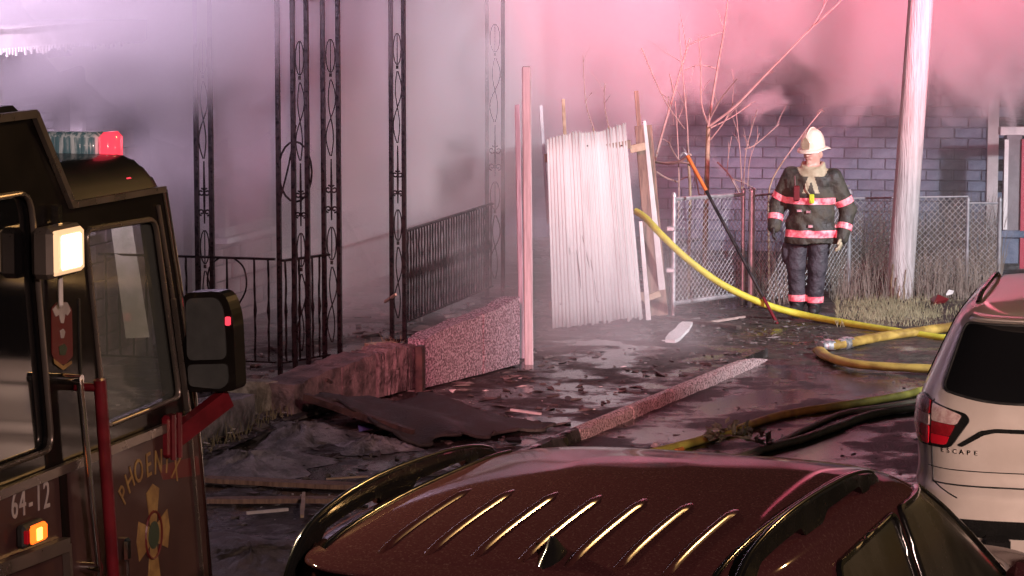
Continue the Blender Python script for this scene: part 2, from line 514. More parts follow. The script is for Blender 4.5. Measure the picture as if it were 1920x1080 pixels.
# ------------------------------------------------------------------ the ground
HT = R(16)                                         # the house and its porch stand 16 degrees off the view
HO = Vector((-1.62, 23.16, 0))
hu, hv = Vector((math.sin(HT), math.cos(HT), 0)), Vector((math.cos(HT), -math.sin(HT), 0))
def hp(x, y, z=0.0):
    return HO + hv * x + hu * y + Vector((0, 0, z))
KA, KB = gnd(1060, 838, .0), gnd(1442, 677, .0)
ku = (KB - KA).normalized()
kn = Vector((ku.y, -ku.x, 0))
def hnoise(x, y, a, s):
    return a * (math.sin(x * 2.1 * s + 1.3 * math.sin(y * 1.7 * s)) * math.sin(y * 2.6 * s + 1.1 * math.sin(x * 1.3 * s)) + .5 * math.sin(x * 5.3 * s + y * 4.1 * s))
def sheet(name, poly, z, m, amp=0.0):
    b = MB()
    b.add([(p[0], p[1], z) for p in poly], [tuple(range(len(poly)))])
    o = b.build(name, m, fix=False)
    return setp(o, kind='structure')
sheet('ground', [(-900, -300), (900, -300), (900, 1500), (-900, 1500)], -.06, M['dirt'])
k0, k1 = KA - ku * 22, KB + ku * .15
road = MB().add([(k0.x, k0.y, 0), (40, -4, 0), (40, 26.4, 0), (4.5, 26.6, 0), (2.6, 26.2, 0), (k1.x, k1.y, 0)], [(0, 1, 2, 3, 4, 5)])
setp(road.build('road', M['road']), kind='structure')
# the trampled ground between the road's end and the fence, gently uneven
b = MB()
def gz(u, v):
    x, y = -1 + 16 * u, 25.1 + 12 * v
    if u == 0 or v == 0: zz = -.01
    else: zz = .012 + hnoise(x, y, .012, 1.2)
    return (x, y, zz)
b.grid(gz, 60, 50)
setp(b.build('trampled_ground', M['dirt'], smooth='all'), kind='structure')
# the pavement, a raised slab, in bays
b = MB()
q0, q1 = KA - ku * 12, KB + ku * .2
side = 2.2
wl = -kn * .075
P = [q0 + wl, q1 + wl, q1 - kn * side, q0 - kn * side]
b.hexa([(p.x, p.y, -.05) for p in P] + [(p.x, p.y, .085) for p in P])
pav = setp(b.build('pavement', M['walk']), kind='structure')
b = MB()
for k in range(14):
    a = q0 + ku * (1.2 * k + .3)
kerb = thing('kerb', None, None, (KA.x, KA.y, 0))
kerb['kind'] = 'structure'
g = random.Random(3)
s = -12.0
L = (KB - KA).length
while s < L + .1:
    ln = g.uniform(.8, 1.1)
    e = min(s + ln - .012, L + .2)
    b = MB()
    n = 7
    def kf(u, v, s=s, e=e, g=g):
        return None
    vs = []
    pts = []
    for i in range(n + 1):
        c = KA + ku * (s + (e - s) * i / n)
        jt = [g.uniform(-.012, .012) for _ in range(6)]
        sk_ = .104 * max(0, 1 - (L + .15 - (s + (e - s) * i / n)) / .9) ** 1.5
        c = c - Vector((0, 0, sk_))
        pts.append([c - kn * .074 + Vector((0, 0, -.05)), c - kn * .07 + Vector((0, 0, .09)), c - kn * .04 + Vector((0, 0, .094 + jt[1] * .7)),
                    c - kn * (.012 + jt[2]) + Vector((0, 0, .09 + jt[3] * .5)), c + kn * (.004 + jt[4]) + Vector((0, 0, .07)), c + kn * (.018 + jt[5]) + Vector((0, 0, -.05))])
    for i in range(n):
        b.add(pts[i] + pts[i + 1], [(j, j + 1, j + 7, j + 6) for j in range(5)])
    b.add(pts[0], [(5, 4, 3, 2, 1, 0)])
    b.add(pts[-1], [(0, 1, 2, 3, 4, 5)])
    b.build('kerb_stone', M['kerb'] if s > -.4 else M['walk'], kerb, world=True)
    s += ln
# the yard in front of the porch
b = MB()
def yz(u, v):
    p = hp(-7 + 7.55 * u, -9 + 22 * v)
    return (p.x, p.y, .16 + hnoise(p.x, p.y, .02, 1.5) * (0 if u > .99 else 1))
b.grid(yz, 30, 60)
setp(b.build('front_yard', M['yard'], smooth='all'), kind='structure')

# ------------------------------------------------------------------ burning house with iron porch
def brick_wall(root, org, du, ncol, nrow, bl, bh, mats, z0, skip, limit_cols, depth=.035, gap=.012, seed=1, name='brick'):
    """running bond on the plane through org along du; the first limit_cols columns are bricks of their own, the rest one mesh"""
    g = random.Random(seed)
    nrm = Vector((du.y, -du.x, 0))
    shared = []
    for m in mats:
        b = MB()
        b.box((0, 0, 0), (bl - gap, depth, bh - gap), bev=.006)
        tmp = b.build('brick_shape', m)
        shared.append(tmp.data)
        bpy.data.objects.remove(tmp)
    far = MB()
    ang = math.atan2(du.y, du.x)
    inv = MW[root].inverted()
    cnt = 0
    for r in range(nrow):
        for c in range(ncol):
            s = (c + .5 + (.5 if r % 2 else 0)) * bl
            z = z0 + (r + .5) * bh
            if skip(s, z):
                continue
            p = org + du * s + nrm * (depth / 2 - .008 + g.uniform(-.006, .006)) + Vector((0, 0, z))
            if limit_cols[0] <= c < limit_cols[1] and cnt < 300:
                o = bpy.data.objects.new(name, g.choice(shared))
                C.objects.link(o)
                o.parent = root
                o.matrix_local = inv @ Matrix.Translation(p) @ Matrix.Rotation(ang, 4, 'Z')
                cnt += 1
            else:
                far.box(p, (bl - gap, depth, bh - gap), Matrix.Rotation(ang, 3, 'Z'), mi=g.randrange(len(mats)))
    if far.f:
        o = far.build('brickwork', mats, root, world=True)
        o['kind'] = 'stuff'

house = thing('burning_house', 'smoke filled brick house behind the black iron porch', 'house', HO, -HT)
FX = -1.85
wins = [(-1.8, -.40, 1.45, 2.75), (2.75, 3.75, 1.1, 2.4), (6.2, 7.2, 1.1, 2.4)]
door = (1.2, 2.1, .2, 2.25)
holes = [[(a, c), (b_, c), (b_, d), (a, d)] for (a, b_, c, d) in wins] + [[(door[0], door[2]), (door[1], door[2]), (door[1], door[3]), (door[0], door[3])]]
b = MB()
b.plate([(-9, -.05), (11, -.05), (11, 4.6), (-9, 4.6)], holes, lambda p, t: (FX - .24 + t, p[0], p[1]), 0, .24)
b.build('wall', M['mortar'], house)
def skip_h(s, z):
    y = s - 9
    for (a, b_, c, d) in wins + [door]:
        if a - .28 < y < b_ + .28 and c - .1 < z < d + .1:
            return True
    return z > 3.4
brick_wall(house, hp(FX, -9), hu, 50, 23, .4, .15, [M['brick_a'], M['brick_b'], M['brick_a']], 0, skip_h, (18, 33), seed=4)
for (a, b_, c, d) in wins:
    f = MB()
    w = .09
    for (y0, y1, z0, z1) in ((a - w, b_ + w, d, d + w), (a - w, b_ + w, c - w, c), (a - w, a, c, d), (b_, b_ + w, c, d)):
        f.box((FX + .02, (y0 + y1) / 2, (z0 + z1) / 2), (.16, y1 - y0 - .002, z1 - z0 - .002), bev=.008)
    f.box((FX - .06, (a + b_) / 2, (c + d) / 2), (.05, b_ - a, .05))
    fr = f.build('window', M['white'], house)
    MB().box((FX + .02, (a + b_) / 2, c - w - .03), (.24, b_ - a + .3, .05), bev=.006).build('sill', M['white'], fr)
    MB().box((FX - .09, (a + b_) / 2, (c + d) / 2), (.008, b_ - a, d - c)).build('pane', M['darkglass'] if a > 0 else M['glass'], fr)
    if a < 0:
        bl = MB()
        for k in range(18):
            z = c + .03 + k * (d - c - .05) / 18
            bl.box((FX - .15, (a + b_) / 2, z + .03), (.012, b_ - a - .02, .058), Matrix.Rotation(.35, 3, 'Y'))
        bl.build('blind', M['blind'], fr)
dr = MB().box((FX - .1, (door[0] + door[1]) / 2, (door[2] + door[3]) / 2), (.05, door[1] - door[0], door[3] - door[2]))
for k in range(2):
    dr.box((FX - .07, (door[0] + door[1]) / 2, .75 + k * .95), (.02, .6, .7), bev=.008)
dr = dr.build('door', M['door'], house)
MB().lathe([(.0, 0), (.03, .01), (.03, .04), (0, .05)], (FX - .03, door[0] + .1, 1.2), 10).build('handle', M['alu'], dr)
# porch deck, beam and roof
b = MB()
b.box((-.88, 2.6, .09), (1.9, 5.9, .22), bev=.015)
b.build('porch_floor', M['walk'], house)
b = MB()
b.box((-.02, 2.6, 3.36), (.16, 6.2, .2))
b.box((-.9, -.35, 3.36), (1.6, .16, .2))
b.build('porch_beam', M['white'], house)
b = MB()
b.plate([(-2.0, 3.95), (.35, 3.44), (.35, 3.52), (-2.0, 4.05)], [], lambda p, t: (p[0], t, p[1]), -.6, 5.9)
b.build('porch_roof', M['darkwood'], house)
b = MB()
b.plate([(-8.0, 6.2), (-1.5, 4.5), (-1.5, 4.62), (-8, 6.34)], [], lambda p, t: (p[0], t, p[1]), -9.4, 11.4)
b.build('roof', M['darkwood'], house)
# the eave over the pale window
b = MB()
b.box((-1.45, -2.9, 3.02), (.8, 4.4, .05))
b.box((-1.06, -2.9, 2.96), (.02, 4.4, .15))
g = random.Random(8)
for k in range(90):
    y = -5.05 + k * .048
    h = g.uniform(.015, .06)
    b.box((-1.045, y, 2.9 - h / 2), (.008, .026, h))
b.build('awning', M['white'], house)
MB().tube(smooth_path([dep(150, 20, 23.4), dep(185, 35, 23.3), dep(196, 55, 23.2), dep(206, 78, 23.15)], 5), .008, 5).build('cable', M['white'], house, world=True)

def scroll_s(c, ax, w, h, n=14, turn=1.25):        # an S of iron: a list of points in the panel's plane
    pts = []
    for k in range(n + 1):
        t = k / n
        a = (t - .5) * 2
        r = w * .5 * (1 - .15 * abs(a))
        pts.append(Vector(c) + Vector(ax) * (r * math.sin(a * math.pi * .95)) + Vector((0, 0, h * .5 * a)))
    return pts
def ring(c, ax, r, rz, n=14):
    return [Vector(c) + Vector(ax) * (r * math.cos(2 * math.pi * k / n)) + Vector((0, 0, rz * math.sin(2 * math.pi * k / n))) for k in range(n)]
def spiral(c, ax, r, turns, a0, sgn=1, n=18):
    return [Vector(c) + Vector(ax) * (sgn * r * (1 - .75 * k / n) * math.cos(a0 + turns * 2 * math.pi * k / n)) + Vector((0, 0, r * (1 - .75 * k / n) * math.sin(a0 + turns * 2 * math.pi * k / n))) for k in range(n + 1)]
def iron_column(x, y, ax, w, z0=.2, z1=3.26, seed=1):
    g = random.Random(seed)
    ax = Vector(ax)
    base = Vector((x, y, 0))
    b = MB()
    b.box(base + ax * w / 2 + Vector((0, 0, z0 + .012)), (w + .1, .1, .024))
    col = b.build('porch_column', M['iron'], house)
    for k in (0, 1):
        MB().box(base + ax * w * k + Vector((0, 0, (z0 + z1) / 2)), (.034, .034, z1 - z0)).build('bar', M['iron'], col)
    z = z0 + .2
    i = 0
    while z < z1 - .5:
        kind = i % 3
        b = MB()
        c = base + ax * w / 2
        if kind == 0:
            h = .62
            b.tube(scroll_s(c + Vector((0, 0, z + h / 2)), ax, w * .7, h), .0055, 5)
            b.tube(scroll_s(c + Vector((0, 0, z + h / 2)), -ax, w * .35, h), .0055, 5)
        elif kind == 1:
            h = .34
            b.tube(ring(c + Vector((0, 0, z + h / 2)), ax, w * .30, h * .40), .0055, 5, close=True)
            b.tube([c + Vector((0, 0, z + h * .1)), c + Vector((0, 0, z + h * .9))], .005, 5)
            b.tube([c + Vector((0, 0, z)), c + Vector((0, 0, z + .03))], .012, 6)
        else:
            h = .5
            b.tube([c + Vector((0, 0, z)), c + Vector((0, 0, z + h * .5)), c + Vector((0, 0, z + h))], [.006, .011, .006], 5)
            for q in (-1, 1):
                b.tube(spiral(c + ax * (q * w * .2) + Vector((0, 0, z + h * .5)), ax, w * .26, 1.2, math.pi / 2, q), .007, 5)
                b.tube(spiral(c + ax * (q * w * .2) + Vector((0, 0, z + h * .18)), ax, w * .22, 1.2, -math.pi / 2, q), .007, 5)
        b.build('scroll', M['iron'], col)
        z += h + .02
        i += 1
    return col
AX = (1, 0, 0)
iron_column(-.94, 0, AX, .125, seed=1)
iron_column(-.115, 0, AX, .115, seed=2)
iron_column(-.06, .55, AX, .13, seed=3)
iron_column(-.03, 2.2, AX, .115, seed=4)
iron_column(-.10, 5.35, AX, .16, seed=5)
# bracket post with a great hoop beside the corner column
b = MB().box((-.25, .02, 1.7), (.034, .034, 3.1))
br = b.build('porch_post', M['iron'], house)
b = MB()
b.tube(ring((-.11, .02, 1.83), AX, .14, .24, 20), .009, 5, close=True)
b.tube(smooth_path([(-.24, .02, 1.6), (-.16, .02, 1.9), (-.1, .02, 2.2)], 5), .008, 5)
b.build('hoop', M['iron'], br)

def railing(a, c, ztop, zbot, n, scrolls=(), seed=0):
    a, c = Vector(a), Vector(c)
    d = (c - a)
    t = d.normalized()
    b = MB()
    b.beam(a + Vector((0, 0, ztop)), c + Vector((0, 0, ztop)), .035, .018)
    rl = b.build('porch_railing', M['iron'], house)
    MB().beam(a + Vector((0, 0, zbot)), c + Vector((0, 0, zbot)), .028, .014).build('bottom_rail', M['iron'], rl)
    g = random.Random(seed)
    for k in range(n):
        s = (k + .5) / n
        p = a + d * s
        if any(s0 < s < s1 for s0, s1 in scrolls):
            continue
        bb = MB()
        tw = [p + Vector((g.uniform(-.003, .003), g.uniform(-.003, .003), zbot + (ztop - zbot) * i / 10)) for i in range(11)]
        bb.tube(tw, [.0085 + (.005 if i in (5,) else 0) + (.002 if i % 2 else 0) for i in range(11)], 5)
        bb.build('baluster', M['iron'], rl)
    for s0, s1 in scrolls:
        bb = MB()
        m = a + d * ((s0 + s1) / 2)
        w = d.length * (s1 - s0) / 2
        H = ztop - zbot
        for q in (-1, 1):
            bb.tube(spiral(m + t * (q * w * .48) + Vector((0, 0, zbot + H * .28)), t, w * .36, 1.3, math.pi / 2, q), .008, 5)
            bb.tube(smooth_path([m + t * (q * w * .1) + Vector((0, 0, zbot + H * .42)), m + t * (q * w * .8) + Vector((0, 0, zbot + H * .68)), m + t * (q * w * .75) + Vector((0, 0, zbot + H * .9)), m + t * (q * w * .3) + Vector((0, 0, ztop))], 5), .008, 5)
        bb.tube([m + Vector((0, 0, zbot)), m + Vector((0, 0, zbot + H * .5)), m + Vector((0, 0, ztop))], [.008, .013, .008], 5)
        bb.build('scroll', M['iron'], rl)
    return rl
railing((-1.8, 0, 0), (-.28, 0, 0), 1.13, .3, 13, [(.60, .86)], 1)
railing((-.22, .0, 0), (-.02, .55, 0), 1.12, .3, 7, [], 2)
railing((.03, 2.34, 0), (-.02, 5.25, 0), 1.14, .34, 34, [], 3)

# ------------------------------------------------------------------ retaining wall at the pavement
rw = thing('retaining_wall', 'low broken wall of stones and rough slabs before the porch', 'wall', hp(.6, 0), -HT)
g = random.Random(12)
def wall_stone(px0, px1, ytop0, ytop1, ybot0, ybot1, zt, zb, th, m, name, bev=.02, bulge=0):
    a, c = gnd(px0, ybot0, zb), gnd(px1, ybot1, zb)
    d = (c - a)
    t = d.normalized()
    n = Vector((t.y, -t.x, 0))
    def topz(px, y, base):
        q = dep(px, y, base.y)
        return q.z
    za, zc = topz(px0, ytop0, a), topz(px1, ytop1, c)
    b = MB()
    NU, NV = 6, 4
    gg = random.Random(int(px0))
    def fr(u, v):
        p = a + d * u
        z0 = zb - .1
        z1 = za + (zc - za) * u
        k = .012 if 0 < v < 1 and 0 < u < 1 else .004
        return p + n * (gg.uniform(-k, k) + bulge * math.sin(u * math.pi) * math.sin(v * math.pi)) + Vector((0, 0, z0 + (z1 - z0) * v + (gg.uniform(-.012, .012) if v == 1 else 0)))
    front = [[fr(i / NU, j / NV) for j in range(NV + 1)] for i in range(NU + 1)]
    vs = [p for r in front for p in r]
    nb = len(vs)
    vs += [p - n * th + Vector((0, 0, gg.uniform(-.01, .01))) for r in front for p in r]
    fs = []
    idx = lambda i, j: i * (NV + 1) + j
    for i in range(NU):
        for j in range(NV):
            fs.append((idx(i, j), idx(i + 1, j), idx(i + 1, j + 1), idx(i, j + 1)))
            fs.append(tuple(nb + k for k in (idx(i, j + 1), idx(i + 1, j + 1), idx(i + 1, j), idx(i, j))))
        fs.append((idx(i, NV), idx(i + 1, NV), nb + idx(i + 1, NV), nb + idx(i, NV)))
    for j in range(NV):
        fs.append((idx(0, j), idx(0, j + 1), nb + idx(0, j + 1), nb + idx(0, j)))
        fs.append((idx(NU, j), nb + idx(NU, j), nb + idx(NU, j + 1), idx(NU, j + 1)))
    b.add(vs, fs)
    return b.build(name, m, rw, world=True, smooth=35)
wall_stone(797, 905, 658, 612, 727, 701, .0, .1, .16, M['sparkle'], 'slab')
wall_stone(908, 975, 612, 580, 700, 682, .0, .1, .16, M['sparkle'], 'slab')
wall_stone(330, 478, 800, 765, 860, 815, 0, .1, .3, M['ash'], 'stone', bulge=.05)
wall_stone(482, 545, 742, 738, 792, 775, 0, .1, .26, M['greystone'], 'stone', bulge=.04)
wall_stone(552, 640, 748, 712, 790, 765, 0, .1, .3, M['stone'], 'stone', bulge=.02)
wall_stone(643, 705, 711, 686, 764, 748, 0, .1, .3, M['stone'], 'stone', bulge=.02)
xs = [708, 722, 738, 752, 768, 780]
for i in range(5):
    wall_stone(xs[i] + 1, xs[i + 1] - 1, 688 - i * 4 + g.uniform(-5, 5), 684 - i * 4 + g.uniform(-5, 5), 746 - i * 4, 743 - i * 4, 0, .1, .25, M['stone'], 'stone', bulge=.01)
b = MB()
a = gnd(788, 732, .1)
b.box(a + Vector((0, 0, .15)), (.06, .09, .42), Matrix.Rotation(-HT, 3, 'Z'), bev=.006)
b.build('post', M['darkwood'], rw, world=True)
# the bank behind the slabs
b = MB()
e0, e1, e2, e3 = dep(770, 642, 25.0), dep(905, 582, 26.6), gnd(985, 585, .3), gnd(800, 665, .3)
b.hexa([(p.x, p.y, -.05) for p in (gnd(797, 727, .1), gnd(975, 682, .1), e2, e3)] + [dep(797, 660, 23.95) - hv * .12, dep(975, 585, 25.5) - hv * .12, e1 + Vector((.1, 0, 0)), e0 - hv * .1])
b.build('bank', M['yard'], rw, world=True)

# ------------------------------------------------------------------ neighbouring block house on the right
NB = Vector((5.66, 34.3, 0))
NT = R(8)
nb_ = thing('block_house', 'grey block house behind the chain fence and the wooden pole', 'house', NB, -NT)
nu, nv = Vector((math.sin(NT), math.cos(NT), 0)), Vector((math.cos(NT), -math.sin(NT), 0))
def np_(x, y, z=0.0):
    return NB + nv * x + nu * y + Vector((0, 0, z))
b = MB()
b.box((-4.0, .11, 2.2), (8.0, .2, 4.5))
b.box((-.11, 4.2, 2.2), (.2, 8.0, 4.5))
b.build('wall', M['mortar2'], nb_)
brick_wall(nb_, np_(-8.0, 0), nv, 25, 28, .32, .125, [M['block_a'], M['block_b'], M['block_a'], M['block_b']], 0, lambda s, z: z > 3.5, (12, 25), seed=9)
b = MB().box((-.03, -.04, 2.2), (.13, .07, 4.5), bev=.006)
b.build('corner_board', M['white'], nb_)
b = MB()
b.plate([(-8.5, 4.4), (-4, 6.2), (.6, 4.4)], [], lambda p, t: (p[0], t, p[1]), -.4, 8.8)
b.build('roof', M['darkwood'], nb_)
# its front porch at the frame's edge: a pier with a tapering post
b = MB()
pc = np_(.42, -.75)
PY = 32.8
pier = dep(1896, 437, PY)
px_, py_ = pier.x, PY
zc_, zt_ = pier.z, dep(1896, 252, PY).z
b.box((px_, py_, zc_ / 2 - .05), (.21, .21, zc_ + .06), Matrix.Rotation(-NT, 3, 'Z'), bev=.006)
b.box((px_, py_, zc_), (.30, .30, .08), Matrix.Rotation(-NT, 3, 'Z'), bev=.01)
b.build('porch_pier', M['block_b'], nb_, world=True)
b = MB()
b.beam((px_, py_, zc_ + .04), (px_, py_, zt_), .20, .2, (0, 1, 0), w2=.17)
b.build('porch_post', M['door'], nb_, world=True)
b = MB()
b.box((px_ - .09, py_ - .115, (zc_ + zt_) / 2), (.045, .02, zt_ - zc_ - .1))
b.build('porch_trim', M['white'], nb_, world=True)
b = MB()
b.box((px_ + .7, py_ + .02, zt_ + .04), (1.7, .16, .09))
b.build('porch_beam', M['white'], nb_, world=True)
b = MB()
b.box((px_ + .10, py_ - .13, (zc_ + zt_) / 2 - .35), (.05, .05, zt_ + .2))
b.build('downpipe', M['redlit'], nb_, world=True)
b = MB()
b.box((px_ + .9, py_ + .6, -.02), (2.0, 1.5, .2))
b.build('porch_floor', M['walk'], nb_, world=True)
c = dep(1893, 40, 33.4)
f = MB()
for (dx, dz, w, h) in ((-.08, 0, .035, .8), (.08, 0, .035, .8), (0, -.4, .2, .04), (0, .4, .2, .04)):
    f.box((c.x + dx, c.y, c.z + dz), (w, .05, h))
fr = f.build('window', M['white'], nb_, world=True)
MB().box((c.x, c.y + .03, c.z), (.13, .01, .78)).build('pane', M['darkglass'], fr, world=True)

# ------------------------------------------------------------------ gate yard: sheet, posts, planks
def px_sheet():
    bl, brr, tr, tl = gnd(1036, 618, .04), gnd(1205, 600, .04), None, None
    tl = dep(1025, 262, bl.y + .12)
    tr = dep(1173, 234, brr.y + .12)
    t = thing('corrugated_sheet', 'white ribbed metal sheet standing upright beside the tall pale post', 'metal sheet', bl)
    n = 25
    b = MB()
    cols = n * 6
    g = random.Random(5)
    rag = [g.uniform(0, 1) for _ in range(n + 1)]
    vs, fs = [], []
    rows = 8
    nd = Vector((0, -1, 0))
    for i in range(cols + 1):
        u = i / cols
        w = .5 + .5 * math.cos(2 * math.pi * i / 6)
        rib = w ** 1.5 * .016 * (.6 + .7 * rag[(i + 3) // 6])
        for j in range(rows + 1):
            v = j / rows
            p0, p1 = bl.lerp(brr, u), tl.lerp(tr, u)
            ext = .03 * w * rag[int(u * n)] + (.02 * math.sin(u * 7))
            p = p0.lerp(p1, v) + nd * rib + Vector((0, .02 * math.sin(v * 4 + u * 5), 0))
            if j == rows:
                p.z += ext * (1 if u > .28 else .6)
            if j == 0:
                p.z += .04 * rag[(i // 4) % n] * (1 if u > .3 else .4)
            vs.append(p)
    for i in range(cols):
        for j in range(rows):
            a = i * (rows + 1) + j
            fs.append((a, a + rows + 1, a + rows + 2, a + 1))
    b.add(vs, fs)
    o = b.build('sheet', M['panel'], t, world=True, smooth='all')
    md = o.modifiers.new('thickness', 'SOLIDIFY')
    md.thickness = .003
    for u0, v0, u1, v1 in ((.36, .50, .44, .30), (.30, .40, .33, .20), (.46, .34, .50, .12), (.60, .60, .61, .44), (.22, .42, .22, .38)):
        q = [bl.lerp(brr, u).lerp(tl.lerp(tr, u), v) + nd * .017 for u, v in ((u0, v0), ((u0 + u1) / 2 + .006, (v0 + v1) / 2), (u1, v1))]
        MB().tube(q, [.002, .004, .002], 5).build('split', M['darkwood'], t, world=True)
    for u0, v0 in ((.08, .90), (.5, .93), (.93, .9), (.1, .13), (.52, .12), (.9, .14)):
        q = bl.lerp(brr, u0).lerp(tl.lerp(tr, u0), v0) + nd * .016
        MB().box(q, (.014, .01, .014), bev=.003).build('screw', M['darkwood'], t, world=True)
    bb = MB()
    for v in (.12, .9):
        p0, p1 = bl.lerp(tl, v), brr.lerp(tr, v)
        bb.beam(p0 + Vector((-.01, .06, 0)), p1 + Vector((.02, .06, 0)), .05, .08)
    bb.build('batten', M['wood'], t, world=True)
px_sheet()
def stick(name, label, cat, a, b_, w, h, m, group=None, up=(0, -1, 0), w2=None, chip=0):
    t = MB()
    t.beam(a, b_, w, h, up, w2=w2)
    bm = t
    o = bm.build(name, m, loc=a)
    mod = o.modifiers.new('edge', 'BEVEL')
    mod.width = min(w, h) * .12
    mod.segments = 1
    return setp(o, label, cat, group)
def dp(px, py, y):
    return dep(px, py, y)
pb = gnd(992, 684, .08)
stick('fence_post', 'tall pale square post left of the white ribbed sheet', 'post', pb - Vector((0, 0, .1)), dp(987, 124, pb.y), .075, .075, M['greywood'])
pb2 = gnd(979, 668, .1)
stick('fence_post', 'thinner shorter post close behind the tall pale post', 'post', pb2 - Vector((0, 0, .1)), dp(970, 196, pb2.y + .05), .045, .05, M['greywood'])
stick('wooden_stake', 'thin pale stake at the left edge of the ribbed sheet', 'stake', dp(1028, 420, 28.15), dp(1014, 197, 28.2), .03, .025, M['greywood'])
stick('wooden_stake', 'greenish stake poking up behind the top of the ribbed sheet', 'stake', gnd(1075, 600, 0), dp(1056, 186, 28.9), .035, .03, M['bark'])
stick('wooden_board', 'broad brown board standing between ribbed sheet and white plank', 'board', gnd(1236, 592, .0), dp(1206, 235, 28.75), .17, .03, M['wood'])
stick('wooden_stake', 'narrow rusty stake rising above the brown board', 'stake', gnd(1226, 590, 0), dp(1193, 170, 28.9), .045, .03, M['wood'])
stick('wooden_plank', 'white plank leaning against the brown board near the fence', 'plank', gnd(1246, 590, .0), dp(1208, 226, 28.2), .075, .03, M['white'], w2=.03)
stick('wooden_plank', 'short white plank in the gap beside the ribbed sheet', 'plank', gnd(1216, 600, .02), dp(1201, 415, 28.05), .05, .025, M['white'], w2=.035)
stick('wooden_batten', 'upper pinkish crosspiece between the sheet and the white plank', 'batten', dp(1181, 280, 28.25), dp(1210, 274, 28.25), .075, .03, M['palewood'])
stick('wooden_batten', 'lower crosspiece between the sheet and the white plank', 'batten', dp(1205, 562, 28.22), dp(1238, 550, 28.22), .06, .03, M['palewood'])
b = MB()
pp = [dep(206, 412, 23.75), dep(246, 412, 23.72), dep(280, 632, 23.3), dep(236, 634, 23.33)]
b.hexa([p for p in pp] + [p + Vector((.005, -.03, .002)) for p in pp])
o = b.build('streak_board', M['palegreen'])  # board added so a bright streak shows through the cab window
setp(o, 'pale greenish strip added for the bright streak in the cab window', 'board')
# chain fence
def chain_panel(parent, a, c, h, name='mesh', cell=.062, r=.003):
    d = c - a
    ln = d.length
    t = d / ln
    b = MB()
    for sgn in (1, -1):
        k = -h if sgn > 0 else 0
        s = -h
        while s < ln + h:
            s0, z0, s1, z1 = (s, 0, s + h, h) if sgn > 0 else (s + h, 0, s, h)
            # clip to 0..ln
            def clip(sa, za, sb, zb):
                out = []
                for (p, q, p2, q2) in ((sa, za, sb, zb), (sb, zb, sa, za)):
                    if p < 0:
                        f = (0 - p) / (p2 - p) if p2 != p else 0
                        p, q = 0, q + (q2 - q) * f
                    elif p > ln:
                        f = (ln - p) / (p2 - p) if p2 != p else 0
                        p, q = ln, q + (q2 - q) * f
                    out.append((p, q))
                return out
            if not (max(s0, s1) <= 0 or min(s0, s1) >= ln):
                (p, q), (p2, q2) = clip(s0, z0, s1, z1)
                A, B = a + t * p + Vector((0, 0, q)), a + t * p2 + Vector((0, 0, q2))
                if (B - A).length > .02:
                    b.tube([A, B], r, 4)
            s += cell
    o = b.build(name, M['galv'], parent, world=True, fix=False)
    o['kind'] = 'stuff'
def post(parent, p, h, r=.028, name='post', m=None):
    b = MB()
    b.tube([p, p + Vector((0, 0, h))], r, 10)
    b.lathe([(r * 1.15, 0), (r * 1.15, .02), (r * .6, .045), (0.002, .05)], (p.x, p.y, p.z + h), 10)
    return b.build(name, m or M['galv'], parent, world=True, smooth=40)
g0, g1 = gnd(1262, 592, 0), gnd(1392, 574, 0)
gate = thing('chain_link_gate', 'bright chain link gate leaf between the white plank and fence post', 'gate', g0)
HG = 1.17
post(gate, g0, HG, .024)
post(gate, g1, HG - .02, .02)
MB().tube([g0 + Vector((0, 0, HG - .02)), g1 + Vector((0, 0, HG - .04))], .02, 8).build('rail', M['galv'], gate, world=True, smooth=40)
MB().tube([g0 + Vector((0, 0, .12)), g1 + Vector((0, 0, .12))], .02, 8).build('rail', M['galv'], gate, world=True, smooth=40)
chain_panel(gate, g0 + Vector((0, 0, .12)), g1 + Vector((0, 0, .12)), HG - .16)
for zz in (.45, .86):
    MB().box(g0 + Vector((-.03, -.01, zz)), (.09, .06, .05), bev=.01).build('hinge', M['galv'], gate, world=True)
fa, fb, fc, fd = gnd(1408, 578, 0), gnd(1590, 551, 0), gnd(1812, 546, 0), gnd(1872, 546, 0)
fence = thing('chain_link_fence', 'chain link fence running behind the firefighter and wooden pole', 'fence', fa)
post(fence, fa, 1.17, .032)
post(fence, fb, 1.05, m=M['dullsteel'])
post(fence, fc, .95, .02, m=M['dullsteel'])
post(fence, fd, .95, .024, m=M['dullsteel'])
for p, q, h in ((fa, fb, 1.13), (fb, fc, 1.0), (fc, fd, .93)):
    b = MB().tube([p + Vector((0, 0, h)), q + Vector((0, 0, h))], .011, 8)
    b.build('rail', M['dullsteel'], fence, world=True, smooth=40)
    chain_panel(fence, p + Vector((0, 0, .06)), q + Vector((0, 0, .06)), h - .07, cell=.065)

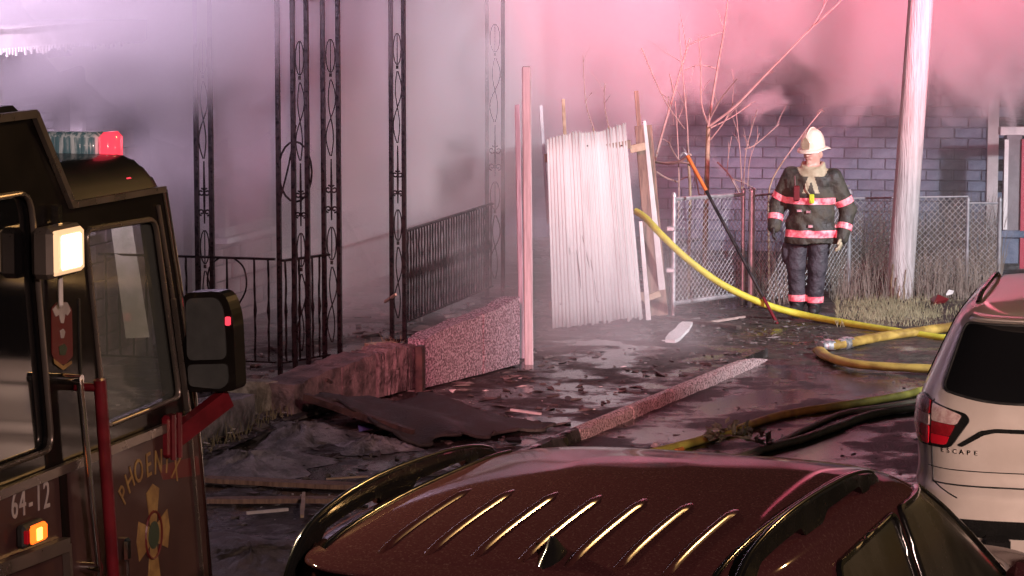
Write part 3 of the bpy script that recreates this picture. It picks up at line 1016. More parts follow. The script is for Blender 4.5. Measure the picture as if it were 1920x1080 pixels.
# ------------------------------------------------------------------ utility pole
p0, p1 = gnd(1684, 560, 0), None
p1 = dep(1725, 0, p0.y)
pd = (p1 - p0)
top = p0 + pd * 2.9
t = thing('utility_pole', 'thick pale wooden utility pole leaning right beside the firefighter', 'pole', p0)
b = MB()
NS, NZ = 24, 60
g = random.Random(2)
gr = [g.uniform(-1, 1) for _ in range(NS)]
def polef(u, v):
    a = 2 * math.pi * u
    c = (p0 - Vector((0, 0, .15))).lerp(top, v ** 1.6)
    r = .138 - .03 * v ** 1.6
    k = int(u * NS) % NS
    r += .0035 * gr[k] + .006 * max(0, 1 - v * 14) * gr[(k * 7) % NS]
    return (c.x + r * math.cos(a), c.y + r * math.sin(a), c.z)
b.grid(polef, NS, NZ)
b.build('shaft', M['pole'], t, world=True, smooth=50)
g = random.Random(5)
for (px, y0, y1, w) in ((1667, 558, 490, .03), (1674, 562, 515, .035), (1690, 560, 500, .03), (1681, 560, 530, .022)):
    aa = math.asin(max(-.9, min(.9, ((px - 1684) / 182) / .138)))
    r = .142
    z0, z1 = -.02, (558 - y1) / 184
    b = MB()
    vs = []
    for k in range(5):
        f = k / 4
        ww = w * (1 - f * .85)
        z = z0 + (z1 - z0) * f
        cc = p0 + pd * (z / pd.z)
        for sg in (-1, 1):
            for rr in (r - .02, r + .004):
                an = -math.pi / 2 + aa + sg * ww / r / 2 + .05 * math.sin(k * 2.3)
                vs.append((cc.x + rr * math.cos(an), cc.y + rr * math.sin(an), z))
    fs = []
    for k in range(4):
        o = k * 4
        fs += [(o + 1, o + 3, o + 7, o + 5), (o, o + 1, o + 5, o + 4), (o + 3, o + 2, o + 6, o + 7), (o + 2, o, o + 4, o + 6)]
    b.add(vs, fs + [(0, 2, 3, 1), (16, 17, 19, 18)])
    b.build('split', M['polewood'], t, world=True)

# ------------------------------------------------------------------ bare saplings and weeds
def tree(label, base, y, trunk, branches, cat='tree', name='bare_sapling', bm='bark', group=None):
    t = thing(name, label, cat, base, group=group)
    g = random.Random(int(base[0] * 100))
    def path(pl, dy):
        n = len(pl)
        return smooth_path([dep(p[0], p[1], y + dy * i / max(1, n - 1) + (g.uniform(-.03, .03) if i else 0)) for i, p in enumerate(pl)], 4)
    pl, r0, r1 = trunk
    P = [Vector(base)] + path(pl, .1)
    b = MB().tube(P, [r0 + (r1 - r0) * i / (len(P) - 1) for i in range(len(P))], 7)
    b.build('trunk', M[bm], t, world=True, smooth=60)
    for pl, r0, r1 in branches:
        P = path(pl, g.uniform(-.5, .5))
        MB().tube(P, [r0 + (r1 - r0) * i / (len(P) - 1) for i in range(len(P))], 5).build('branch', M['twig'], t, world=True, smooth=60)
        if len(pl) > 2:                                # fine side twigs
            for k in range(2):
                i = g.randrange(len(P) // 3, len(P) - 1)
                q = P[i]
                d = (P[i + 1] - P[i]).normalized()
                e = q + (d + Vector((g.uniform(-.9, .9), g.uniform(-.3, .3), g.uniform(-.1, .6)))).normalized() * g.uniform(.12, .3)
                MB().tube([q, q.lerp(e, .5) + Vector((0, 0, .015)), e], [r1 * .9, r1 * .7, r1 * .4], 4).build('branch', M['twig'], t, world=True)
TB = gnd(1322, 560, 0)
tree('greenish bare sapling forking high between gate and firefighter', TB, TB.y, ([(1321, 480), (1325, 345), (1328, 236)], .03, .022), [
    ([(1328, 236), (1345, 130), (1358, 55), (1366, -12)], .015, .007),
    ([(1327, 232), (1315, 192), (1314, 120), (1309, 70)], .010, .004),
    ([(1330, 225), (1352, 185), (1382, 148)], .010, .004),
    ([(1331, 236), (1378, 200), (1428, 148), (1470, 105), (1522, 52), (1566, 12), (1584, -8)], .013, .005),
    ([(1522, 52), (1540, 22), (1552, -4)], .006, .004),
    ([(1332, 240), (1368, 222), (1404, 198)], .009, .004),
    ([(1332, 262), (1358, 228), (1376, 192)], .008, .004),
    ([(1342, 128), (1310, 122), (1284, 132)], .007, .004),
    ([(1354, 60), (1325, 70), (1294, 84)], .007, .004)])
tb2 = gnd(1290, 566, 0)
tree('tangled bare sapling with a knotted crook beside the white plank', tb2, tb2.y, ([(1292, 480), (1294, 360), (1290, 296)], .018, .014), [
    ([(1226, 308), (1242, 250), (1258, 195), (1280, 118), (1294, 72)], .014, .010),
    ([(1226, 303), (1250, 306), (1272, 304), (1295, 290)], .014, .017),
    ([(1203, 90), (1228, 150), (1252, 198), (1284, 242)], .009, .005),
    ([(1290, 296), (1289, 240), (1282, 160), (1276, 95), (1273, 40)], .010, .004),
    ([(1272, 410), (1273, 330), (1270, 250), (1266, 190)], .010, .005),
    ([(1230, 322), (1250, 334), (1274, 342)], .011, .008),
    ([(1274, 302), (1262, 284), (1254, 266)], .009, .005),
    ([(1294, 300), (1304, 330), (1312, 372)], .010, .006),
    ([(1282, 120), (1264, 108), (1246, 98)], .006, .003),
    ([(1288, 96), (1282, 60), (1276, 28)], .006, .003)])
tb3 = gnd(1396, 562, 0)
tree('clump of thin grey shoots rising behind the fence post', tb3, tb3.y, ([(1394, 470), (1392, 400), (1391, 350)], .014, .010), [
    ([(1391, 350), (1388, 290), (1384, 250), (1380, 205)], .007, .004),
    ([(1394, 360), (1398, 290), (1410, 240), (1420, 205)], .007, .004),
    ([(1396, 280), (1412, 274), (1430, 260), (1462, 232)], .008, .004),
    ([(1345, 304), (1366, 326), (1386, 362)], .010, .007),
    ([(1363, 330), (1366, 290), (1372, 255)], .006, .003),
    ([(1402, 350), (1406, 300), (1424, 250)], .006, .003)], cat='shrub', name='bare_shrub')
tb4 = gnd(1442, 556, 0)
tree('single slanting shoot passing behind the firefighter\'s shoulder', tb4, tb4.y, ([(1441, 440), (1443, 352), (1470, 300)], .011, .008), [
    ([(1470, 300), (1496, 264), (1520, 232), (1540, 208)], .008, .005),
    ([(1532, 216), (1536, 206), (1546, 210)], .004, .003)], cat='shrub', name='bare_shoot')
for lab, pl in (('thin bare stem standing behind the left of the sheet top', [(1122, 300), (1112, 238), (1098, 190), (1093, 100)]),
                ('thin forked stem standing behind the right of the sheet top', [(1146, 300), (1141, 236), (1133, 195), (1134, 155)])):
    bb = gnd(pl[0][0] + 6, 585, 0)
    tree(lab, bb, bb.y, (pl[:2], .009, .007), [(pl[1:], .007, .004), ([pl[2], (pl[2][0] + 12, pl[2][1] - 18)], .004, .003)], cat='sapling', name='young_sapling')

# grass round the pole and dead weeds along the wall
def blades(name, m, n, place, hmin, hmax, wid, lean, seed):
    r = np.random.default_rng(seed)
    b = MB()
    for k in range(n):
        x, y, z, hs = place(r)
        h = r.uniform(hmin, hmax) * hs
        a = r.uniform(0, 2 * math.pi)
        dx, dy = math.cos(a) * lean * h * r.uniform(.2, 1), math.sin(a) * lean * h * r.uniform(.2, 1)
        w = wid * r.uniform(.6, 1.2)
        b.add([(x - w, y, z - .01), (x + w, y, z - .01), (x + w * .6 + dx * .4, y + dy * .4, z + h * .6), (x - w * .6 + dx * .4, y + dy * .4, z + h * .6), (x + dx, y + dy, z + h)],
              [(0, 1, 2, 3), (3, 2, 4)])
    return setp(b.build(name, M[m], fix=False), kind='stuff')
def gp(r):
    px, py = r.normal(1665, 60), r.normal(583, 16)
    q = gnd(min(max(px, 1570), 1850), min(max(py, 552), 612), .01)
    return q.x, q.y, .01, 1.0
o = blades('grass', 'grass', 2600, gp, .02, .08, .003, .9, 3)
setp(o, 'dry straw coloured grass round the foot of the wooden pole', 'grass')
def wp(r):
    px, py = r.uniform(1555, 1875), r.uniform(540, 566)
    q = gnd(px, py, 0)
    return q.x, q.y, 0, 1.0
o = blades('weeds', 'weed', 1100, wp, .12, .6, .003, .45, 4)
setp(o, 'tall dead weeds along the foot of the block house', 'weeds')
def wp3(r):
    q = gnd(r.uniform(1480, 1880), r.uniform(488, 522), 0)
    return q.x, q.y, 0, 1.0
o = blades('weeds', 'weed', 1500, wp3, .25, .95, .004, .3, 14)
setp(o, 'thicket of dead stalks against the grey block house', 'weeds')
def wp2(r):
    px = r.uniform(1225, 1480)
    q = gnd(px, r.uniform(556, 575), 0)
    return q.x, q.y, 0, 1.0
o = blades('weeds', 'weed', 420, wp2, .1, .8, .003, .4, 5)
setp(o, 'thin dead weeds showing through the bright chain link gate', 'weeds')
def yp(r):
    x, y = r.uniform(-.1, .5), r.uniform(-3.5, 2.2)
    p = hp(x, y, .17)
    return p.x, p.y, .16, 1.0
o = blades('weeds', 'grass', 900, yp, .03, .14, .004, .9, 6)
setp(o, 'scorched grass on the strip behind the broken low wall', 'grass')

# ------------------------------------------------------------------ hoses
def hose(label, pts, r, m, squash=1.0, name='fire_hose', coupling=None, n=10):
    P = smooth_path(pts, 8)
    t = thing(name, label, 'hose', pts[0])
    gg = random.Random(len(P) + int(pts[0][0] * 99))
    rs = r if isinstance(r, list) else [r] * len(P)
    rs = [q * (1 + gg.uniform(-.05, .05)) for q in rs]
    b = MB().tube(P, rs, n, squash=squash)
    b.build('jacket', M[m], t, world=True, smooth=60)
    if coupling:
        for (i, rr, ln) in coupling:
            k = i if i >= 0 else len(P) + i
            a = P[k]
            d = (P[min(k + 1, len(P) - 1)] - P[max(k - 1, 0)]).normalized()
            c = MB().tube([a - d * ln / 2, a - d * ln * .2, a - d * ln * .2, a + d * ln * .2, a + d * ln * .2, a + d * ln / 2], [rr * .9, rr * .9, rr * 1.12, rr * 1.12, rr * .9, rr * .9], 12)
            c.build('coupling', M['alu'], t, world=True, smooth=40)
    return t
def gl(px, py, r, z=0.0):
    return gnd(px, py, z + r)
hose('bright yellow hose sagging from the planks across to the pale car',
     [dep(1192, 396, 28.35), dep(1212, 410, 28.2), dep(1240, 440, 28.0), dep(1290, 487, 27.95), dep(1352, 532, 28.0), dep(1425, 567, 28.1), dep(1500, 589, 28.2), gl(1600, 608, .034), gl(1700, 624, .034), gl(1800, 637, .034), gl(1960, 652, .034)], .034, 'hose_y')
hose('thick amber hose with a silver end lying beyond the pale car, upper one',
     [gl(1546, 650, .045), gl(1590, 643, .05), gl(1650, 632, .05), gl(1720, 622, .055), gl(1830, 608, .055), gl(1960, 596, .055)], [.06] * 41, 'hose_o', .75, coupling=[(1, .06, .16), (7, .056, .2)])
hose('thick amber hose curving on the wet road, lower one',
     [gl(1536, 657, .04), gl(1552, 669, .045), gl(1600, 682, .05), gl(1690, 689, .055), gl(1800, 692, .055), gl(1960, 688, .055)], .06, 'hose_o', .6)
hose('olive yellow hose slanting over the wet road to the tail lamp',
     [gl(1080, 880, .03), gl(1190, 856, .03), gl(1290, 832, .03), gl(1372, 808, .03), gl(1420, 792, .03), gl(1482, 775, .03), gl(1600, 757, .032), gl(1690, 742, .032), gl(1770, 722, .032), gl(1950, 690, .032)], .032, 'hose_g')
hose('dull grey hose nearest the maroon car on the wet road',
     [gl(1250, 900, .03), gl(1360, 866, .03), gl(1430, 842, .03), gl(1500, 824, .03), gl(1570, 800, .03), gl(1640, 776, .03), gl(1740, 763, .03), gl(1950, 752, .03)], .03, 'hose_d')
hose('dull flattened hose running alongside the olive yellow hose',
     [gl(1300, 890, .02), gl(1400, 858, .02), gl(1440, 838, .02), gl(1540, 790, .02), gl(1590, 772, .02), gl(1680, 758, .02), gl(1780, 742, .02), gl(1950, 716, .02)], .028, 'hose_d', .6)

# ------------------------------------------------------------------ pike pole leaning on the gate
a, c = gnd(1458, 608, .0), dep(1289, 292, 28.62)
t = thing('pike_pole', 'long pike pole with orange top and red foot leaning on the gate', 'pole', a)
b = MB().tube([a, a.lerp(c, .16)], .016, 8)
b.build('foot', M['red'], t, world=True, smooth=60)
MB().tube([a.lerp(c, .158), a.lerp(c, .80)], .0165, 8).build('shaft', M['blackpaint'], t, world=True, smooth=60)
MB().tube([a.lerp(c, .79), a.lerp(c, 1.0)], .019, 8).build('grip', M['orange'], t, world=True, smooth=60)
b = MB().tube([c, c + (c - a).normalized() * .1], [.016, .002], 6)
b.tube(smooth_path([c, c + Vector((-.04, 0, .03)), c + Vector((-.075, 0, -.01))], 4), [.01] * 8 + [.003], 6)
b.build('hook', M['galv'], t, world=True)

# ------------------------------------------------------------------ debris
def lying(name, label, cat, px0, py0, px1, py1, w, h, m, z=0.1, z1=None, roll=0, group=None):
    a, c = gnd(px0, py0, z + h / 2), gnd(px1, py1, (z if z1 is None else z1) + h / 2)
    b = MB()
    n = 8
    g = random.Random(int(px0 * 3 + py0))
    d = (c - a)
    t = d.normalized()
    x = Vector((-t.y, t.x, 0)).normalized()
    u = x.cross(t)
    if u.z < 0: u = -u
    vs = []
    for i in range(n + 1):
        p = a + d * (i / n)
        ww = w / 2 * (1 + g.uniform(-.08, .08)) * (.75 if i in (0, n) else 1)
        off = x * g.uniform(-.06, .06) * w
        vs += [p + off - x * ww - u * h / 2, p + off + x * ww - u * h / 2, p + off + x * ww + u * h / 2, p + off - x * ww + u * h / 2]
    fs = [(0, 1, 2, 3), (n * 4 + 3, n * 4 + 2, n * 4 + 1, n * 4)]
    for i in range(n):
        for k in range(4):
            fs.append((i * 4 + k, i * 4 + (k + 1) % 4, i * 4 + 4 + (k + 1) % 4, i * 4 + 4 + k))
    b.add(vs, fs)
    o = b.build(name, m, loc=a)
    return setp(o, label, cat, group)
lying('wooden_plank', 'upper long pale board lying left of the maroon car', 'plank', 385, 898, 668, 912, .13, .03, M['wood'], .1)
lying('wooden_plank', 'lower long board lying left of the maroon car', 'plank', 388, 938, 690, 936, .1, .03, M['wood'], .1)
lying('wooden_stick', 'white stick lying below the two long boards', 'stick', 462, 962, 540, 955, .022, .018, M['litter'], .1)
lying('wooden_stick', 'short upright splinter crossing the lower long board', 'stick', 570, 925, 566, 968, .025, .02, M['palewood'], .13)
lying('wooden_stick', 'short pale splinter lying right of the upper long board', 'stick', 612, 898, 690, 893, .015, .012, M['palewood'], .1)
lying('wooden_board', 'dark red board lying beside the foot of the white plank', 'board', 1252, 596, 1385, 614, .09, .03, M['darkwood'], .03)
lying('wooden_board', 'short white board end lying in front of the white plank', 'board', 1258, 640, 1290, 606, .13, .03, M['white'], .05, .1)
lying('wooden_stick', 'thin stick lying along the foot of the chain gate', 'stick', 1330, 604, 1396, 594, .03, .02, M['twig'], .03)
lying('wooden_stick', 'pale sliver on the dark sheet at the pavement', 'stick', 958, 768, 1014, 776, .03, .015, M['litter'], .14)
lying('wooden_stick', 'bent dark stake lying across the stone slabs', 'stick', 612, 712, 650, 740, .025, .025, M['darkwood'], .34, .16)
lying('wooden_stick', 'bright splinter at the foot of the second iron column', 'stick', 722, 566, 742, 552, .02, .02, M['palewood'], .5, .62)
lying('wooden_chunk', 'pale wooden chunk lying in the porch entrance', 'wood', 688, 652, 738, 648, .1, .07, M['palewood'], .18)
lying('red_tube', 'small red tube lying on the road past the maroon roof', 'tube', 1268, 846, 1296, 830, .03, .03, M['orange'], .0)
# long dark sheet of sodden carpet sagging from the low wall over the pavement
c0, c1, c2, c3 = gnd(575, 745, .3), gnd(800, 742, .13), gnd(1046, 796, .13), gnd(785, 832, .13)
b = MB()
g = random.Random(6)
def cf(u, v):
    p = c0.lerp(c1, u).lerp(c3.lerp(c2, u), v)
    z = p.z + .03 * math.sin(u * 7 + v * 3) * math.sin(v * 5 + 1) + .02 * math.sin(u * 15 + 4 * v) + (.05 * (1 - u) * math.sin(v * 3.1))
    edge = .05 if v in (0, 1) or u in (0, 1) else 0
    return (p.x + edge * math.sin(u * 31) * .8, p.y + edge * math.sin(v * 27) * .8, max(.112, z))
b.grid(cf, 44, 30)
o = b.build('sodden_carpet', M['carpet'], smooth='all', loc=c0)
md = o.modifiers.new('thickness', 'SOLIDIFY'); md.thickness = .022; md.offset = 1
setp(o, 'large dark sodden carpet sagging from the low wall over the pavement', 'carpet')
a, c = gnd(572, 744, .33), gnd(775, 805, .15)
o = lying('charred_beam', 'long charred strip along the near edge of the carpet', 'beam', 572, 744, 775, 812, .05, .05, M['darkwood'], .3, .14)
# ash heaps
def heap(label, px, py, rx, ry, h, m, seed, name='ash_heap'):
    c = gnd(px, py, .1)
    b = MB()
    g = random.Random(seed)
    ph = [g.uniform(0, 6) for _ in range(4)]
    def f(u, v):
        a, r = 2 * math.pi * u, v
        rr = r * (1 + .18 * math.sin(3 * a + ph[0]) + .1 * math.sin(7 * a + ph[1]))
        z = h * (1 - r * r) ** 1.5 * (1 + .25 * math.sin(5 * a + 6 * r + ph[2])) + .015 * math.sin(17 * a + 12 * r)* (1-r)
        return (c.x + rx * rr * math.cos(a), c.y + ry * rr * math.sin(a), c.z - .012 + max(0, z))
    b.grid(f, 60, 22)
    b.v = [(p[0], p[1], p[2] + (g.uniform(-.007, .009) if k % 23 < 20 else 0)) for k, p in enumerate(b.v)]
    o = b.build(name, m, smooth='all', loc=c)
    return setp(o, label, 'heap')
heap('larger pale ash heap beside the low stone wall', 560, 818, .42, .5, .09, M['ash'], 1)
heap('low ash heap nearest the fire engine cab', 465, 872, .55, .6, .08, M['ash'], 2)
heap('small heap of wet ash by the dark carpet edge', 700, 838, .3, .25, .07, M['ash'], 3)
heap('low mound of mud and leaves under the two boards', 470, 1045, .6, .7, .05, M['rubble'], 4, name='mud_heap')
def blob(name, label, cat, px, py, r, m, z=.1, fl=.6, seed=1):
    c = gnd(px, py, z + r * fl * .5)
    o = MB().rock((0, 0, 0), r, seed, fl=fl).build(name, m)
    o.location = c
    return setp(o, label, cat)
blob('paper_cup', 'crumpled white cup on the road past the maroon roof', 'cup', 1229, 834, .045, M['litter'], .0, .7, 3)
blob('plastic_bag', 'small blue bag beside the dark carpet edge', 'bag', 688, 802, .09, M['blue'], .1, .4, 4)
blob('rubble_lump', 'dark lump on the carpet near the maroon car', 'rubble', 962, 826, .07, M['dark'], .13, .6, 6)
blob('paper_scrap', 'white scrap on the mud right of the pebbled slabs', 'scrap', 1246, 638, .03, M['litter'], .1, .3, 8)
blob('paper_scrap', 'white scrap below the first pebbled slab', 'scrap', 850, 732, .045, M['litter'], .1, .5, 9)
blob('paper_scrap', 'pale scrap among weeds behind the fire engine mirror', 'scrap', 488, 706, .05, M['litter'], .2, .5, 10)
blob('red_bundle', 'dull red bundle lying right of the wooden pole', 'bundle', 1762, 566, .17, M['crest_red'], 0, .5, 11)
blob('paper_scrap', 'white scrap on top of the red bundle', 'scrap', 1782, 548, .05, M['litter'], .1, .9, 12)
blob('paper_scrap', 'white scrap between red bundle and porch pier', 'scrap', 1842, 553, .06, M['litter'], .02, .8, 13)
# wilted leafy branch on the road
a = gnd(1330, 826, .02)
t = thing('leafy_branch', 'wilted leafy branch dropped on the wet road', 'branch', a)
g = random.Random(21)
b = MB()
e = gnd(1432, 832, .03)
P = smooth_path([a, a.lerp(e, .4) + Vector((0, .05, .04)), e], 6)
b.tube(P, .008, 5).build('stem', M['bark'], t, world=True)
for k in range(70):
    p = P[g.randrange(len(P))] + Vector((g.uniform(-.04, .04), g.uniform(-.25, .25), g.uniform(0, .07)))
    d = Vector((g.uniform(-1, 1), g.uniform(-1, 1), g.uniform(-.1, .9))).normalized()
    n = d.cross(Vector((g.uniform(-1, 1), g.uniform(-1, 1), 1))).normalized()
    ln, w = g.uniform(.05, .12), g.uniform(.015, .03)
    up = d.cross(n) * .012
    lb = MB().add([p, p + d * ln * .5 + n * w, p + d * ln, p + d * ln * .5 - n * w, p + d * ln * .5 + up], [(0, 1, 4), (1, 2, 4), (2, 3, 4), (3, 0, 4)])
    lb.build('leaf', M['leaf'], t, world=True, fix=False)
# scattered chips and rubble
def scatter(name, label, cat, m, n, place, r0, r1, seed, fl=.4):
    g = random.Random(seed)
    b = MB()
    shapes = []
    for k in range(14):
        q = MB().rock((0, 0, 0), 1, seed * 50 + k)
        shapes.append((q.v, q.f))
    for k in range(n):
        x, y, z = place(g)
        r = r0 + (r1 - r0) * g.random() ** 3
        v, f = g.choice(shapes)
        a = g.uniform(0, 6.28)
        ca, sa = math.cos(a), math.sin(a)
        sx = g.uniform(.4, 3.2)
        b.add([(x + r * (ca * p[0] * sx - sa * p[1]), y + r * (sa * p[0] * sx + ca * p[1]), z + r * fl * .4 + p[2] * r * fl) for p in v], f)
    o = b.build(name, m, fix=False)
    return setp(o, label, cat, kind='stuff')
def pl_walk(g):
    p = KA + ku * g.uniform(-11, 4.6) - kn * (.15 + 1.9 * g.random() ** 1.0)
    return p.x, p.y, .085
def pl_yard(g):
    p = hp(g.uniform(-.9, .52), g.uniform(-4, 5))
    return p.x, p.y, .16 if g.random() < .8 else .2
def pl_gate(g):
    p = gnd(g.uniform(1000, 1560), g.gauss(625, 22), .02)
    return p.x, p.y, .03
def pl_road(g):
    p = KA + ku * g.uniform(-8, 7) + kn * (.05 + 4.5 * g.random() ** 2)
    return p.x, p.y, 0
scatter('rubble', 'burnt crumbs and rubble strewn over the pavement', 'rubble', M['rubble'], 1700, pl_walk, .006, .05, 1)
scatter('rubble', 'burnt rubble strewn over the yard before the porch', 'rubble', M['rubble'], 1300, pl_yard, .012, .09, 2)
scatter('rubble', 'crumbs of mud and splinters before the ribbed sheet', 'rubble', M['rubble'], 900, pl_gate, .006, .034, 3)
scatter('gravel', 'loose wet grit and crumbs on the road', 'gravel', M['rubble'], 900, pl_road, .005, .022, 4)
scatter('litter', 'pale scraps and splinters scattered on the pavement', 'litter', M['litter'], 220, pl_walk, .006, .03, 5, .3)
scatter('litter', 'pale scraps scattered over the yard before the porch', 'litter', M['litter'], 180, pl_yard, .008, .035, 6, .4)

# ------------------------------------------------------------------ firefighter
def nets(Fv, org, h):
    """surface of the field Fv < 0 (surface nets)"""
    nx, ny, nz = Fv.shape
    ins = Fv < 0
    cs = [(0, 0, 0), (1, 0, 0), (0, 1, 0), (1, 1, 0), (0, 0, 1), (1, 0, 1), (0, 1, 1), (1, 1, 1)]
    sub = lambda A, c: A[c[0]:nx - 1 + c[0], c[1]:ny - 1 + c[1], c[2]:nz - 1 + c[2]]
    tot = sum(sub(ins, c).astype(np.int8) for c in cs)
    act = (tot > 0) & (tot < 8)
    acc = np.zeros(act.shape + (3,))
    cnt = np.zeros(act.shape)
    for i in range(8):
        for j in range(i + 1, 8):
            d = [abs(cs[i][k] - cs[j][k]) for k in range(3)]
            if sum(d) != 1:
                continue
            a, b = sub(Fv, cs[i]), sub(Fv, cs[j])
            cr = ((a < 0) != (b < 0))
            t = np.where(cr, a / np.where(cr, a - b, 1), 0)
            for k in range(3):
                acc[..., k] += np.where(cr, cs[i][k] + t * (cs[j][k] - cs[i][k]), 0)
            cnt += cr
    idx = -np.ones(act.shape, dtype=int)
    ii = np.argwhere(act)
    idx[act] = np.arange(len(ii))
    V = (ii + acc[act] / cnt[act][:, None]) * h + np.array(org)
    faces = []
    for ax in range(3):
        o1, o2 = [k for k in range(3) if k != ax]
        sl0 = [slice(1, n - 1) for n in (nx, ny, nz)]
        sl1 = [slice(1, n - 1) for n in (nx, ny, nz)]
        sl0[ax] = slice(0, (nx, ny, nz)[ax] - 1)
        sl1[ax] = slice(1, (nx, ny, nz)[ax])
        cr = ins[tuple(sl0)] != ins[tuple(sl1)]
        w = np.argwhere(cr)
        flip = ins[tuple(sl0)][cr]
        base = w.copy()
        base[:, o1] += 1
        base[:, o2] += 1
        def at(d1, d2):
            q = base.copy()
            q[:, o1] -= d1
            q[:, o2] -= d2
            return idx[q[:, 0], q[:, 1], q[:, 2]]
        q = np.stack([at(0, 0), at(1, 0), at(1, 1), at(0, 1)], 1)
        if ax == 1:
            flip = ~flip
        q[~flip] = q[~flip][:, ::-1]
        faces.append(q)
    return V, np.concatenate(faces)
class Field:
    def __init__(s, lo, hi, h):
        s.h, s.lo = h, np.array(lo, float)
        n = np.ceil((np.array(hi) - s.lo) / h).astype(int) + 1
        g = [s.lo[k] + h * np.arange(n[k]) for k in range(3)]
        s.X, s.Y, s.Z = np.meshgrid(*g, indexing='ij')
        s.F = np.full(s.X.shape, 9.0)
    def put(s, d, k=.02):
        a = np.clip(.5 + .5 * (s.F - d) / k, 0, 1)
        s.F = s.F * (1 - a) + d * a - k * a * (1 - a)
    def cut(s, d, k=.01):
        s.F = -s.F
        s.put(d, k)
        s.F = -s.F
    def cone(s, a, b, ra, rb, k=.02, sy=1.0):
        a, b = np.array(a, float), np.array(b, float)
        ba = b - a
        px, py, pz = s.X - a[0], (s.Y - a[1]) / sy, s.Z - a[2]
        bb = ba * np.array([1, 1 / sy, 1])
        t = np.clip((px * bb[0] + py * bb[1] + pz * bb[2]) / (bb @ bb), 0, 1)
        d = np.sqrt((px - t * bb[0]) ** 2 + (py - t * bb[1]) ** 2 + (pz - t * bb[2]) ** 2) - (ra + (rb - ra) * t)
        s.put(d, k)
    def ell(s, c, r, k=.02, cut=False):
        q = np.sqrt(((s.X - c[0]) / r[0]) ** 2 + ((s.Y - c[1]) / r[1]) ** 2 + ((s.Z - c[2]) / r[2]) ** 2)
        d = (q - 1) * min(r)
        (s.cut if cut else s.put)(d, k)
    def mesh(s):
        return nets(s.F, s.lo, s.h)

FP = gnd(1518, 588, .015)
ff = thing('person', 'firefighter in dark turnout gear with pink-lit stripes and cream helmet', 'person', FP, R(-13))
fd_ = Field((-.5, -.34, -.02), (.52, .34, 1.72), .0095)
X, Y, Z = fd_.X, fd_.Y, fd_.Z
# legs, boots
for sx, kx, fx in ((-.13, -.135, -.125), (.10, .075, .045)):
    fd_.cone((sx * .95, .02, .82), (kx, -.02, .47), .118, .092, .03)
    fd_.cone((kx, -.02, .47), (fx, .01, .13), .088, .083, .03)
    fd_.cone((fx, .015, .14), (fx, .0, .05), .066, .06, .015)
    fd_.cone((fx, .03, .05), (fx * 1.15, -.14, .04), .058, .046, .015)
fd_.ell((-.235, .02, .60), (.055, .08, .12), .02)      # cargo pocket
# coat
zz = np.array([.68, .74, .80, 1.0, 1.2, 1.33, 1.42, 1.48])
wx = np.interp(Z, zz, [.248, .252, .246, .222, .226, .21, .15, .08])
wy = np.interp(Z, zz, [.172, .178, .172, .155, .165, .145, .11, .07])
fold = .006 * np.sin(Z * 38 + 5 * np.sin(X * 9)) + .005 * np.sin(X * 40 + Z * 9)
d = (np.sqrt((X / wx) ** 2 + ((Y) / wy) ** 2) - 1) * np.minimum(wx, wy) + fold
d = np.maximum(d, np.maximum(.70 + .012 * np.sin(X * 14) - Z, Z - 1.47))
fd_.put(d, .012)
arms = {-1: [(-.20, .0, 1.37), (-.33, .03, 1.08), (-.35, -.07, .86)], 1: [(.22, .0, 1.36), (.36, .06, 1.03), (.315, -.05, .76)]}
for sg, (a, e, w) in arms.items():
    fd_.cone(a, e, .082, .08, .07)
    fd_.cone(e, w, .078, .066, .025)
# neck, head, face
fd_.cone((.02, .0, 1.40), (.018, -.005, 1.56), .068, .06, .02)
HRZ = Matrix.Rotation(R(-22), 3, 'Z')
def hd(p):
    q = HRZ @ Vector((p[0] - .015, p[1], 0))
    return (q.x + .015, q.y, p[2])
fd_.ell((.012, -.002, 1.585), (.080, .096, .115), .02)
fd_.cone(hd((.012, -.04, 1.515)), hd((.01, -.07, 1.495)), .05, .032, .02)
fd_.cone(hd((.015, -.09, 1.60)), hd((.015, -.118, 1.565)), .012, .017, .012)
for q in (-.032, .04):
    fd_.ell(hd((q + .01, -.094, 1.605)), (.018, .016, .013), .01, cut=True)
fd_.cone(hd((-.012, -.089, 1.532)), hd((.042, -.089, 1.532)), .009, .009, .01)
for q in (-.066, .096):
    fd_.ell((q, .01, 1.57), (.014, .022, .035), .01)
# collar
cr = np.sqrt(((X - .018) / 1.05) ** 2 + (Y / 1.0) ** 2)
cd = np.maximum(np.abs(cr - .098 - .18 * (1.46 - Z)) - .017, np.maximum(1.36 - Z, Z - 1.50 + .10 * np.clip(-Y * 6, 0, 1)))
fd_.put(cd, .012)
V, Fc = fd_.mesh()
me = bpy.data.meshes.new('body')
me.from_pydata(V.tolist(), [], Fc.tolist())
for k in ('coat', 'trouser', 'skin', 'tan', 'rubber'):
    me.materials.append(M[k])
cen = V[Fc].mean(1)
mi = np.zeros(len(Fc), int)
rad = np.sqrt((cen[:, 0] - .018) ** 2 + cen[:, 1] ** 2)
arm = np.abs(cen[:, 0]) > .27
mi[(cen[:, 2] < .70) & ~(arm & (cen[:, 2] > .6))] = 1
mi[cen[:, 2] < .125] = 4
mi[(cen[:, 2] > 1.36) & (rad < .155)] = 3
mi[(cen[:, 2] > 1.455) & (rad < .1) | (cen[:, 2] > 1.50)] = 2
strap = (np.abs(cen[:, 0] - .018 + (1.38 - cen[:, 2]) * .35) < .022) & (cen[:, 1] < -.05) & (cen[:, 2] > 1.2) & (cen[:, 2] < 1.4)
mi[strap] = 3
strap = (np.abs(cen[:, 0] - .018 - (1.38 - cen[:, 2]) * .35) < .022) & (cen[:, 1] < -.05) & (cen[:, 2] > 1.2) & (cen[:, 2] < 1.4)
mi[strap] = 3
me.polygons.foreach_set('material_index', mi.tolist())
